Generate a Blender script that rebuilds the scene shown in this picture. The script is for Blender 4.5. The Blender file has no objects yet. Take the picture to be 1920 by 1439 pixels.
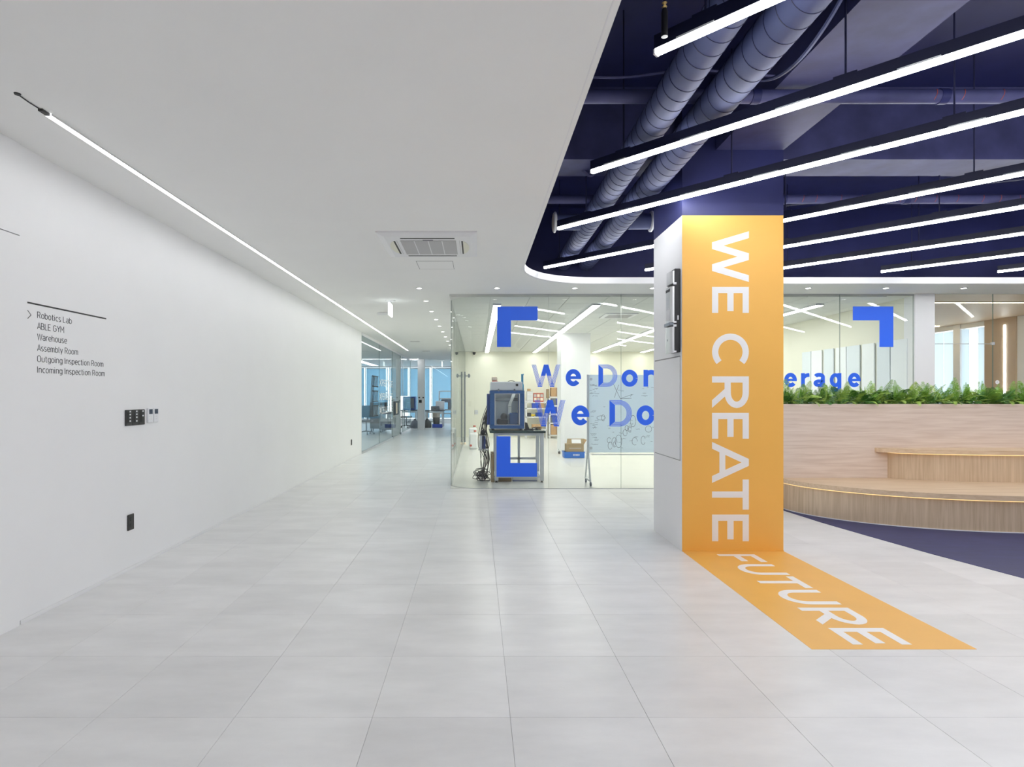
import bpy, math, random
from mathutils import Vector
R = random.Random(7)
PI = math.pi

# ------------------------------------------------------------------ camera, world, exposure
# one-point perspective, f = 1100 px on a 1920 px wide frame, vanishing point at (895, 743), eye 1.40 m
F, VX, VY, EYE = 1100.0, 895.0, 743.0, 1.40
sc = bpy.context.scene
cam_d = bpy.data.cameras.new('camera'); cam = bpy.data.objects.new('camera', cam_d)
sc.collection.objects.link(cam); sc.camera = cam
cam.location = (0, 0, EYE); cam.rotation_euler = (PI / 2, 0, 0)
cam_d.sensor_fit = 'HORIZONTAL'; cam_d.sensor_width = 36.0
cam_d.lens = F / 1920 * 36.0
cam_d.shift_x = (960 - VX) / 1920; cam_d.shift_y = (VY - 719.5) / 1920
cam_d.clip_start = 0.05; cam_d.clip_end = 200

w = bpy.data.worlds.new('sky'); sc.world = w; w.use_nodes = True
w.node_tree.nodes['Background'].inputs[0].default_value = (0.88, 0.94, 1.0, 1)
w.node_tree.nodes['Background'].inputs[1].default_value = 2.4

sc.view_settings.view_transform = 'Standard'; sc.view_settings.look = 'None'
sc.view_settings.gamma = 1.0; sc.view_settings.use_curve_mapping = False
sc.view_settings.exposure = 0.87
cy = sc.cycles
cy.use_denoising = True; cy.use_adaptive_sampling = True; cy.adaptive_threshold = 0.06; cy.max_bounces = 9; cy.diffuse_bounces = 6; cy.glossy_bounces = 4
cy.transparent_max_bounces = 40; cy.transmission_bounces = 6
cy.sample_clamp_indirect = 6.0; cy.caustics_reflective = False; cy.caustics_refractive = False
LAMP = 18.5      # strength of the pendant diffusers

# ------------------------------------------------------------------ measures taken from the photograph
CEIL = 2.94; WALLX = -2.80; GLY = 8.85; LABX = -0.42; LABR = 6.60; LABY = 20.0; LABC = 2.90
VOIDX = 0.56; VOIDY = 8.03; SLAB = 4.30
CX0, CX1, CY0, CY1, COH = 1.847, 2.76, 5.29, 6.14, 3.03      # the orange column
LH = 1.76                                                     # pendants hang this far above the eye
def P(px, py, Y):
    return Vector(((px - VX) / F * Y, Y, EYE + (VY - py) / F * Y))
def PX(px, Y): return (px - VX) / F * Y
def PZ(py, Y): return EYE + (VY - py) / F * Y

# ------------------------------------------------------------------ materials
M = {}
def srgb(r, g, b):
    f = lambda c: (c / 255 / 12.92) if c / 255 <= 0.04045 else ((c / 255 + 0.055) / 1.055) ** 2.4
    return (f(r), f(g), f(b), 1)
def mat(name, col, rough=0.5, metal=0.0, spec=0.5, noise=0.0, nscale=6.0, stretch=(1, 1, 1), bump=0.0, emit=None, es=0.0, coat=0.0):
    m = bpy.data.materials.new(name); m.use_nodes = True; nt = m.node_tree
    b = nt.nodes['Principled BSDF']
    b.inputs['Base Color'].default_value = col; b.inputs['Roughness'].default_value = rough
    b.inputs['Metallic'].default_value = metal; b.inputs['Specular IOR Level'].default_value = spec
    if coat: b.inputs['Coat Weight'].default_value = coat; b.inputs['Coat Roughness'].default_value = 0.1
    if emit: b.inputs['Emission Color'].default_value = emit; b.inputs['Emission Strength'].default_value = es
    if noise or bump:
        tc = nt.nodes.new('ShaderNodeTexCoord'); mp = nt.nodes.new('ShaderNodeMapping')
        mp.inputs['Scale'].default_value = stretch
        nz = nt.nodes.new('ShaderNodeTexNoise'); nz.inputs['Scale'].default_value = nscale; nz.inputs['Detail'].default_value = 6
        nt.links.new(tc.outputs['Object'], mp.inputs[0]); nt.links.new(mp.outputs[0], nz.inputs['Vector'])
        if noise:
            mr = nt.nodes.new('ShaderNodeMapRange')
            mr.inputs[1].default_value = 0.3; mr.inputs[2].default_value = 0.7
            mr.inputs[3].default_value = 1 - noise; mr.inputs[4].default_value = 1 + noise
            mx = nt.nodes.new('ShaderNodeVectorMath'); mx.operation = 'SCALE'; mx.inputs[0].default_value = col[:3]
            nt.links.new(nz.outputs[0], mr.inputs[0]); nt.links.new(mr.outputs[0], mx.inputs['Scale'])
            nt.links.new(mx.outputs[0], b.inputs['Base Color'])
        if bump:
            bp = nt.nodes.new('ShaderNodeBump'); bp.inputs['Strength'].default_value = bump; bp.inputs['Distance'].default_value = 0.002
            nt.links.new(nz.outputs[0], bp.inputs['Height']); nt.links.new(bp.outputs[0], b.inputs['Normal'])
    M[name] = m; return m
def emis(name, col, s):
    m = bpy.data.materials.new(name); m.use_nodes = True; nt = m.node_tree; nt.nodes.clear()
    e = nt.nodes.new('ShaderNodeEmission'); e.inputs[0].default_value = col; e.inputs[1].default_value = s
    o = nt.nodes.new('ShaderNodeOutputMaterial'); nt.links.new(e.outputs[0], o.inputs[0]); M[name] = m; return m
def glass(name, tint, base=0.045, k=0.9):
    m = bpy.data.materials.new(name); m.use_nodes = True; nt = m.node_tree; nt.nodes.clear()
    tr = nt.nodes.new('ShaderNodeBsdfTransparent'); tr.inputs[0].default_value = tint
    gl = nt.nodes.new('ShaderNodeBsdfGlossy'); gl.inputs['Roughness'].default_value = 0.0
    lw = nt.nodes.new('ShaderNodeLayerWeight'); lw.inputs[0].default_value = 0.5
    pw = nt.nodes.new('ShaderNodeMath'); pw.operation = 'POWER'; pw.inputs[1].default_value = 5
    ma = nt.nodes.new('ShaderNodeMath'); ma.operation = 'MULTIPLY_ADD'; ma.inputs[1].default_value = k; ma.inputs[2].default_value = base
    mx = nt.nodes.new('ShaderNodeMixShader'); o = nt.nodes.new('ShaderNodeOutputMaterial')
    nt.links.new(lw.outputs['Facing'], pw.inputs[0]); nt.links.new(pw.outputs[0], ma.inputs[0])
    nt.links.new(ma.outputs[0], mx.inputs[0]); nt.links.new(tr.outputs[0], mx.inputs[1]); nt.links.new(gl.outputs[0], mx.inputs[2])
    nt.links.new(mx.outputs[0], o.inputs[0]); M[name] = m; return m
def blind_mat(name, col, tl=0.75):
    m = bpy.data.materials.new(name); m.use_nodes = True; nt = m.node_tree; nt.nodes.clear()
    d = nt.nodes.new('ShaderNodeBsdfDiffuse'); d.inputs[0].default_value = col
    t = nt.nodes.new('ShaderNodeBsdfTranslucent'); t.inputs[0].default_value = col
    mx = nt.nodes.new('ShaderNodeMixShader'); mx.inputs[0].default_value = tl; o = nt.nodes.new('ShaderNodeOutputMaterial')
    nt.links.new(d.outputs[0], mx.inputs[1]); nt.links.new(t.outputs[0], mx.inputs[2]); nt.links.new(mx.outputs[0], o.inputs[0]); M[name] = m; return m
def tile_mat(name, per_object):
    # pale concrete-look tile: cloudy, slightly streaked along X, mildly glossy; joints by texture only where tiles are not modelled
    m = bpy.data.materials.new(name); m.use_nodes = True; nt = m.node_tree; b = nt.nodes['Principled BSDF']
    geo = nt.nodes.new('ShaderNodeNewGeometry')
    mp = nt.nodes.new('ShaderNodeMapping'); mp.inputs['Scale'].default_value = (1.2, 3.0, 1)
    n1 = nt.nodes.new('ShaderNodeTexNoise'); n1.inputs['Scale'].default_value = 1.6; n1.inputs['Detail'].default_value = 8; n1.inputs['Roughness'].default_value = 0.6
    nt.links.new(geo.outputs['Position'], mp.inputs[0]); nt.links.new(mp.outputs[0], n1.inputs['Vector'])
    mr = nt.nodes.new('ShaderNodeMapRange'); mr.inputs[1].default_value = 0.3; mr.inputs[2].default_value = 0.7; mr.inputs[3].default_value = 0.92; mr.inputs[4].default_value = 1.06
    nt.links.new(n1.outputs[0], mr.inputs[0])
    fac = mr.outputs[0]
    if per_object:
        oi = nt.nodes.new('ShaderNodeObjectInfo')
        m2 = nt.nodes.new('ShaderNodeMapRange'); m2.inputs[3].default_value = 0.955; m2.inputs[4].default_value = 1.03
        nt.links.new(oi.outputs['Random'], m2.inputs[0])
        mm = nt.nodes.new('ShaderNodeMath'); mm.operation = 'MULTIPLY'; nt.links.new(fac, mm.inputs[0]); nt.links.new(m2.outputs[0], mm.inputs[1]); fac = mm.outputs[0]
    else:
        bt = nt.nodes.new('ShaderNodeTexBrick'); bt.offset = 0.0; bt.inputs['Scale'].default_value = 1.0
        bt.inputs['Brick Width'].default_value = 0.6; bt.inputs['Row Height'].default_value = 0.6; bt.inputs['Mortar Size'].default_value = 0.0015
        bt.inputs['Color1'].default_value = (0.97, 0.97, 0.97, 1); bt.inputs['Color2'].default_value = (1.02, 1.02, 1.02, 1); bt.inputs['Mortar'].default_value = (0.7, 0.7, 0.7, 1)
        m3 = nt.nodes.new('ShaderNodeMapping'); m3.inputs['Location'].default_value = (-0.143, -2.554 + 3.0, 0)
        nt.links.new(geo.outputs['Position'], m3.inputs[0]); nt.links.new(m3.outputs[0], bt.inputs['Vector'])
        mm = nt.nodes.new('ShaderNodeMath'); mm.operation = 'MULTIPLY'; nt.links.new(fac, mm.inputs[0]); nt.links.new(bt.outputs['Color'], mm.inputs[1]); fac = mm.outputs[0]
    vs = nt.nodes.new('ShaderNodeVectorMath'); vs.operation = 'SCALE'; vs.inputs[0].default_value = (0.76, 0.755, 0.75)
    nt.links.new(fac, vs.inputs['Scale']); nt.links.new(vs.outputs[0], b.inputs['Base Color'])
    b.inputs['Roughness'].default_value = 0.30; b.inputs['Specular IOR Level'].default_value = 0.45
    M[name] = m; return m
def wood_mat(name, c1, c2, axis):
    # axis 0: grain along X, 2: grain along Z
    m = bpy.data.materials.new(name); m.use_nodes = True; nt = m.node_tree; b = nt.nodes['Principled BSDF']
    geo = nt.nodes.new('ShaderNodeNewGeometry'); mp = nt.nodes.new('ShaderNodeMapping')
    s = [26, 26, 26]; s[axis] = 1.3; mp.inputs['Scale'].default_value = s
    nz = nt.nodes.new('ShaderNodeTexNoise'); nz.inputs['Scale'].default_value = 1.4; nz.inputs['Detail'].default_value = 7; nz.inputs['Distortion'].default_value = 0.4
    nt.links.new(geo.outputs['Position'], mp.inputs[0]); nt.links.new(mp.outputs[0], nz.inputs['Vector'])
    cr = nt.nodes.new('ShaderNodeValToRGB'); cr.color_ramp.elements[0].position = 0.32; cr.color_ramp.elements[1].position = 0.68
    cr.color_ramp.elements[0].color = c1; cr.color_ramp.elements[1].color = c2
    nt.links.new(nz.outputs[0], cr.inputs[0]); nt.links.new(cr.outputs[0], b.inputs['Base Color'])
    b.inputs['Roughness'].default_value = 0.5; M[name] = m; return m

mat('wall', (0.86, 0.86, 0.87, 1), 0.55, noise=0.012, nscale=1.5)
mat('wall_groove', (0.30, 0.30, 0.30, 1), 0.7)
mat('ceiling', (0.88, 0.88, 0.865, 1), 0.75, noise=0.012, nscale=1.2)
mat('trim_white', (0.82, 0.82, 0.83, 1), 0.4)
mat('cream', (0.80, 0.79, 0.68, 1), 0.5)
mat('lab_floor', (0.72, 0.72, 0.69, 1), 0.25, noise=0.02, nscale=2)
mat('lab_ceiling', (0.70, 0.71, 0.68, 1), 0.8)
mat('navy', srgb(38, 42, 92), 0.5, noise=0.15, nscale=3)
mat('navy_beam', srgb(72, 74, 118), 0.55, noise=0.22, nscale=4)
mat('navy_duct', srgb(78, 86, 126), 0.6, metal=0.0, noise=0.08, nscale=5)
mat('navy_dark', srgb(30, 32, 66), 0.5)
mat('navy_floor', srgb(50, 55, 100), 0.5, noise=0.12, nscale=2.5, stretch=(2, 5, 1))
mat('lamp_housing', srgb(24, 26, 52), 0.4)
mat('grout', (0.48, 0.48, 0.47, 1), 0.8)
tile_mat('tile', True); tile_mat('tile_far', False)
mat('orange', srgb(244, 186, 88), 0.42, noise=0.02, nscale=3)
mat('orange_floor', srgb(240, 184, 92), 0.4, noise=0.03, nscale=3)
mat('letter_white', (0.88, 0.87, 0.87, 1), 0.45)
mat('vinyl_blue', srgb(44, 110, 252), 0.45)
mat('black', (0.02, 0.02, 0.022, 1), 0.45)
mat('charcoal', srgb(52, 52, 52), 0.5)
mat('ink', srgb(58, 60, 64), 0.6)
mat('ink_board', srgb(78, 84, 98), 0.6)
mat('plastic_white', (0.78, 0.79, 0.82, 1), 0.35)
mat('screen', srgb(50, 62, 82), 0.2)
mat('silver', (0.62, 0.63, 0.64, 1), 0.30, metal=0.6)
mat('alu', (0.62, 0.64, 0.66, 1), 0.38, metal=0.55)
mat('steel_dark', (0.2, 0.22, 0.25, 1), 0.35, metal=0.7)
mat('machine_blue', srgb(28, 92, 158), 0.35)
mat('machine_teal', srgb(70, 150, 190), 0.4)
mat('monitor_blue', srgb(24, 62, 140), 0.35)
mat('bin_blue', srgb(40, 78, 190), 0.45)
mat('box_blue', srgb(34, 110, 205), 0.45)
mat('green_top', srgb(34, 66, 66), 0.35)
mat('cardboard', srgb(186, 150, 108), 0.8, noise=0.05, nscale=8)
mat('cardboard_dark', srgb(160, 138, 104), 0.8, noise=0.05, nscale=8)
mat('red_box', srgb(186, 84, 64), 0.5)
mat('yellow', srgb(232, 200, 40), 0.5)
mat('grey_box', srgb(96, 104, 118), 0.5)
mat('red', srgb(200, 96, 76), 0.5)
mat('jug', (0.82, 0.83, 0.82, 1), 0.35)
blind_mat('board', (0.86, 0.93, 0.98, 1), 0.55)
mat('ac_white', (0.80, 0.80, 0.81, 1), 0.4)
mat('ac_grille', (0.50, 0.485, 0.48, 1), 0.7)
mat('slot_dark', (0.06, 0.06, 0.055, 1), 0.7)
mat('brass', (0.7, 0.5, 0.2, 1), 0.3, metal=0.9)
mat('vent_cream', srgb(236, 220, 200), 0.6)
mat('pipe_mark', srgb(170, 80, 70), 0.6)
mat('soil', srgb(40, 32, 24), 0.9)
mat('fern_a', srgb(122, 168, 62), 0.5, noise=0.2, nscale=20)
mat('fern_b', srgb(72, 124, 52), 0.5, noise=0.2, nscale=20)
mat('fern_c', srgb(170, 202, 92), 0.5, noise=0.2, nscale=20)
wood_mat('oak_x', srgb(212, 192, 176), srgb(230, 214, 200), 0)
wood_mat('oak_z', srgb(192, 168, 138), srgb(214, 192, 164), 2)
wood_mat('oak_top', srgb(206, 178, 146), srgb(222, 198, 168), 0)
mat('brown_wall', srgb(192, 168, 140), 0.5)
mat('brown_ceiling', srgb(206, 182, 152), 0.5)
glass('glass', (0.972, 0.99, 0.98, 1), 0.04, 0.8); glass('glass_dark', (0.90, 0.95, 0.95, 1), 0.04, 0.55)
glass('glass_smoke', (0.35, 0.42, 0.50, 1), 0.06)
mat('glass_edge', srgb(126, 146, 138), 0.3)
blind_mat('blind_blue', (0.36, 0.50, 0.59, 1)); blind_mat('curtain', (0.80, 0.87, 0.94, 1), 0.7)
mat('curtain_in', (0.74, 0.80, 0.85, 1), 0.5)
mat('curtain_in2', (0.86, 0.89, 0.91, 1), 0.5)
emis('lamp', (0.975, 0.985, 1.0, 1), LAMP); emis('lamp_strip', (0.97, 0.985, 1.0, 1), 11.5)
emis('lamp_lab', (1.0, 1.0, 0.95, 1), 11.0); emis('lamp_down', (1.0, 0.98, 0.93, 1), 9.0)
emis('lamp_warm', (1.0, 0.86, 0.64, 1), 14.0); emis('lamp_step', (1.0, 0.66, 0.30, 1), 0.75)
emis('exit_glow', (0.92, 1.0, 0.98, 1), 1.3)

# ------------------------------------------------------------------ mesh builder
class MB:
    def __init__(s): s.v = []; s.f = []; s.m = []
    def add(s, vs, fs, mi=0):
        o = len(s.v); s.v += [tuple(v) for v in vs]; s.f += [tuple(i + o for i in f) for f in fs]; s.m += [mi] * len(fs); return s
    def box(s, x0, x1, y0, y1, z0, z1, mi=0):
        if x0 > x1: x0, x1 = x1, x0
        if y0 > y1: y0, y1 = y1, y0
        if z0 > z1: z0, z1 = z1, z0
        v = [(x0, y0, z0), (x1, y0, z0), (x1, y1, z0), (x0, y1, z0), (x0, y0, z1), (x1, y0, z1), (x1, y1, z1), (x0, y1, z1)]
        return s.add(v, [(0, 3, 2, 1), (4, 5, 6, 7), (0, 1, 5, 4), (1, 2, 6, 5), (2, 3, 7, 6), (3, 0, 4, 7)], mi)
    def cbox(s, x0, x1, y0, y1, z0, z1, c, mi=0):        # box with chamfered edges
        if x0 > x1: x0, x1 = x1, x0
        if y0 > y1: y0, y1 = y1, y0
        if z0 > z1: z0, z1 = z1, z0
        c = min(c, (x1 - x0) * .45, (y1 - y0) * .45, (z1 - z0) * .45)
        def ring(z, i): return [(x0 + i, y0 + c, z), (x0 + c, y0 + i, z), (x1 - c, y0 + i, z), (x1 - i, y0 + c, z), (x1 - i, y1 - c, z), (x1 - c, y1 - i, z), (x0 + c, y1 - i, z), (x0 + i, y1 - c, z)]
        rs = [ring(z0, c), ring(z0 + c, 0), ring(z1 - c, 0), ring(z1, c)]
        vs = [p for r in rs for p in r]; fs = []
        for k in range(3):
            for i in range(8): j = (i + 1) % 8; fs.append((k * 8 + i, k * 8 + j, k * 8 + 8 + j, k * 8 + 8 + i))
        fs.append(tuple(range(7, -1, -1))); fs.append(tuple(range(24, 32)))
        return s.add(vs, fs, mi)
    def prism(s, poly, z0, z1, mi=0, side=None):          # XY polygon extruded in Z
        n = len(poly); v = [(p[0], p[1], z0) for p in poly] + [(p[0], p[1], z1) for p in poly]
        s.add(v, [tuple(range(n - 1, -1, -1)), tuple(range(n, 2 * n))], mi)
        s.add(v, [(i, (i + 1) % n, n + (i + 1) % n, n + i) for i in range(n)], mi if side is None else side); return s
    def slab(s, quad, n, t, mi=0):                        # any planar polygon pushed out by n*t
        k = len(quad); n = Vector(n).normalized() * t
        v = [Vector(q) for q in quad] + [Vector(q) + n for q in quad]
        return s.add(v, [tuple(range(k - 1, -1, -1)), tuple(range(k, 2 * k))] + [(i, (i + 1) % k, k + (i + 1) % k, k + i) for i in range(k)], mi)
    def tube(s, pts, r, seg=8, mi=0, caps=True):
        pts = [Vector(p) for p in pts]; n = len(pts); rr = r if isinstance(r, (list, tuple)) else [r] * n
        vs = []; prev = None
        for i, p in enumerate(pts):
            d = (pts[min(i + 1, n - 1)] - pts[max(i - 1, 0)]).normalized()
            if prev is None:
                a = Vector((0, 0, 1)) if abs(d.z) < 0.9 else Vector((1, 0, 0)); u = d.cross(a).normalized()
            else:
                u = (prev - d * prev.dot(d)); u = u.normalized() if u.length > 1e-6 else d.orthogonal().normalized()
            prev = u; q = d.cross(u)
            for k in range(seg):
                t = 2 * PI * k / seg; vs.append(p + (u * math.cos(t) + q * math.sin(t)) * rr[i])
        fs = [(i * seg + k, i * seg + (k + 1) % seg, (i + 1) * seg + (k + 1) % seg, (i + 1) * seg + k) for i in range(n - 1) for k in range(seg)]
        if caps: fs += [tuple(range(seg - 1, -1, -1)), tuple((n - 1) * seg + k for k in range(seg))]
        return s.add(vs, fs, mi)
    def lathe(s, prof, c=(0, 0, 0), seg=20, mi=0, axis='z'):
        vs = []
        for r, z in prof:
            for k in range(seg):
                t = 2 * PI * k / seg; a, b = r * math.cos(t), r * math.sin(t)
                p = (a, b, z) if axis == 'z' else ((z, a, b) if axis == 'x' else (b, z, a))
                vs.append((p[0] + c[0], p[1] + c[1], p[2] + c[2]))
        n = len(prof)
        fs = [(i * seg + k, i * seg + (k + 1) % seg, (i + 1) * seg + (k + 1) % seg, (i + 1) * seg + k) for i in range(n - 1) for k in range(seg)]
        fs += [tuple(range(seg - 1, -1, -1)), tuple((n - 1) * seg + k for k in range(seg))]
        return s.add(vs, fs, mi)
    def build(s, name, mats, parent=None, smooth=False, loc=None):
        me = bpy.data.meshes.new(name); me.from_pydata(s.v, [], s.f)
        if isinstance(mats, str): mats = [mats]
        for k in mats: me.materials.append(M[k])
        if len(mats) > 1: me.polygons.foreach_set('material_index', s.m)
        if smooth:
            me.polygons.foreach_set('use_smooth', [True] * len(me.polygons))
            try: me.set_sharp_from_angle(angle=math.radians(40))
            except Exception: pass
        me.update()
        o = bpy.data.objects.new(name, me); sc.collection.objects.link(o)
        if loc is not None: o.location = loc
        if parent is not None: o.parent = parent
        return o
def tag(o, label, cat, group=None, kind=None):
    o['label'] = label; o['category'] = cat
    if group: o['group'] = group
    if kind: o['kind'] = kind
    return o
def thing(name, label, cat, loc=(0, 0, 0), group=None, kind=None, rz=0.0):
    o = bpy.data.objects.new(name, None); sc.collection.objects.link(o); o.empty_display_size = 0.1
    o.location = loc; o.rotation_euler = (0, 0, rz)
    return tag(o, label, cat, group, kind)
def copy_tree(o, parent=None):
    c = o.copy(); sc.collection.objects.link(c); c.parent = parent
    for ch in o.children: copy_tree(ch, c)
    return c
ORD = ['first', 'second', 'third', 'fourth', 'fifth', 'sixth', 'seventh', 'eighth', 'ninth', 'tenth', 'eleventh', 'twelfth']

# ------------------------------------------------------------------ lettering: glyphs as flat polygons, cap height 1
def ribbon(pts, w):
    pts = [Vector((p[0], p[1])) for p in pts]; L = []; Rr = []
    for i, p in enumerate(pts):
        a = (p - pts[i - 1]).normalized() if i else None
        b = (pts[i + 1] - p).normalized() if i < len(pts) - 1 else None
        if a is None: a = b
        if b is None: b = a
        t = (a + b).normalized(); n = Vector((-t.y, t.x)); k = w / 2 / max(0.4, n.dot(Vector((-a.y, a.x))))
        L.append(p + n * k); Rr.append(p - n * k)
    return [[Rr[i], Rr[i + 1], L[i + 1], L[i]] for i in range(len(pts) - 1)]
def rect(x0, y0, x1, y1): return [[(x0, y0), (x1, y0), (x1, y1), (x0, y1)]]
def para(x0, y0, x1, y1, t): return [[(x0, y0), (x0 + t, y0), (x1 + t, y1), (x1, y1)]]
def arc(cx, cy_, rx, ry, a0, a1, n=20):
    return [(cx + rx * math.cos(math.radians(a0 + (a1 - a0) * i / n)), cy_ + ry * math.sin(math.radians(a0 + (a1 - a0) * i / n))) for i in range(n + 1)]
def glyph(ch, W, w):
    h = w / 2
    if ch == 'E': return rect(0, 0, w, 1) + rect(w, 0, W, w) + rect(w, 1 - w, W, 1) + rect(w, .5 - h, W * .93, .5 + h)
    if ch == 'F': return rect(0, 0, w, 1) + rect(w, 1 - w, W, 1) + rect(w, .46 - h, W * .9, .46 + h)
    if ch == 'T': return rect(0, 1 - w, W, 1) + rect(W / 2 - h, 0, W / 2 + h, 1 - w)
    if ch == 'A':
        t = w * 1.1; ap = W / 2 - t / 2
        return para(0, 0, ap, 1, t) + para(W - t, 0, ap, 1, t) + rect(W * .2, .2, W * .8, .2 + w * .95)
    if ch == 'W':
        t = w * 1.08; q = (W - t) / 4
        return para(q, 0, 0, 1, t) + para(q, 0, 2 * q, 1, t) + para(3 * q, 0, 2 * q, 1, t) + para(3 * q, 0, 4 * q, 1, t)
    if ch == 'U': return ribbon([(h, 1)] + arc(W / 2, W / 2 - .02, W / 2 - h, W / 2 - .02 - h, 180, 360) + [(W - h, 1)], w)
    if ch == 'C': return ribbon(arc(.5, .5, .5 - h, .5 - h, 48, 312, 30), w)
    if ch == 'R':
        r = .33 - h
        return rect(0, 0, w, 1) + ribbon([(w, 1 - h), (W * .5, 1 - h)] + arc(W * .52, .67, W * .48 - h, r, 90, -90, 14) + [(w, .34 + h)], w) + para(W - w * 1.25, 0, W * .38, .36, w * 1.25)
    x = .75
    if ch == 'o': return ribbon(arc(W / 2, x / 2, W / 2 - h, x / 2 - h, 0, 360, 32), w)
    if ch == 'e': return ribbon(arc(W / 2, x / 2, W / 2 - h, x / 2 - h, 0, 322, 30), w) + rect(h, x / 2 - h * .62, W, x / 2 + h * .62)
    if ch == 'n': return rect(0, 0, w, x) + ribbon([(h, x * .55)] + arc(W / 2, x * .62, W / 2 - h, x * .38 - h, 180, 0, 14) + [(W - h, 0)], w)
    if ch == 'r': return rect(0, 0, w, x) + ribbon(arc(W, x * .55, W - h, x * .45 - h, 180, 90, 8), w)
    if ch == 'a': return ribbon(arc(W * .46, x * .70, W * .46 - h, x * .30 - h, 160, 0, 12) + [(W * .92 - h, 0)], w) + ribbon(arc(W * .44, x * .28, W * .44 - h, x * .28 - h, 0, 360, 20), w * .9) + rect(W * .9 - w, 0, W * .9, x * .6)
    if ch == 'g': return ribbon(arc(W / 2 - .01, x / 2, W / 2 - h, x / 2 - h, 0, 360, 24), w * .95) + ribbon([(W - h, x)] + [(W - h, 0)] + arc(W / 2, -.02, W / 2 - h, .24 - h, 0, -155, 12), w)
    if ch == 't': return rect(W * .3, .08, W * .3 + w, .95) + rect(0, x - w * .8, W, x) + rect(W * .3, 0, W, w * .85)
    if ch == 'v': t = w * 1.1; return para(W / 2 - t / 2, 0, 0, x, t) + para(W / 2 - t / 2, 0, W - t, x, t)
    if ch == "'": return rect(0, .66, w, 1)
    if ch == 'stripe_W':
        t = .2; q = (W - t) / 4; out = []; n = 6
        for k in range(n):
            a = t * k / n; d = t / n * .52
            for (xa, xb) in ((q, 0), (3 * q, 4 * q)): out += para(xa + a, 0, xb + a, 1, d)
            for (xa, xb) in ((q, 2 * q), (3 * q, 2 * q)):
                xm = xa + (xb - xa) * .5; out += para(xa + a, 0, xm + a, .5, d)
        for (xa, xb) in ((q, 2 * q), (3 * q, 2 * q)):
            xm = xa + (xb - xa) * .5; out += para(xm, .5, xb, 1, t)
        for xa in (q, 3 * q): out += rect(xa, 0, xa + t, .02)
        return out
    if ch == 'stripe_D':
        b = .21; out = [[(0, 0), (b, b * .9), (b, 1 - b * .9), (0, 1)]]; n = 6
        for k in range(n):
            i = b * k / n + .008; l = i * 1.0 + .005
            ry = .5 - i * .9; rx = W * .55 - i
            out += ribbon([(l, 1 - i * .9)] + arc(W * .45, .5, rx, ry, 90, -90, 18) + [(l, i * .9)], b / n * .5)
        return out
    return []
def lay(polys, org, ux, uy, n, t=0.0012):
    b = MB(); org, ux, uy = Vector(org), Vector(ux), Vector(uy)
    for i, p in enumerate(polys): b.slab([org + ux * q[0] + uy * q[1] for q in p], n, t + .00004 * (i % 9))
    return b
def font_polys(text, size):
    cu = bpy.data.curves.new('tmp', 'FONT'); cu.body = text; cu.size = size; cu.resolution_u = 3
    ob = bpy.data.objects.new('tmp', cu); sc.collection.objects.link(ob)
    me = bpy.data.meshes.new_from_object(ob.evaluated_get(bpy.context.evaluated_depsgraph_get()))
    ps = [[(me.vertices[i].co.x, me.vertices[i].co.y) for i in p.vertices] for p in me.polygons]
    bpy.data.objects.remove(ob); bpy.data.curves.remove(cu); bpy.data.meshes.remove(me)
    return ps


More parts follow.
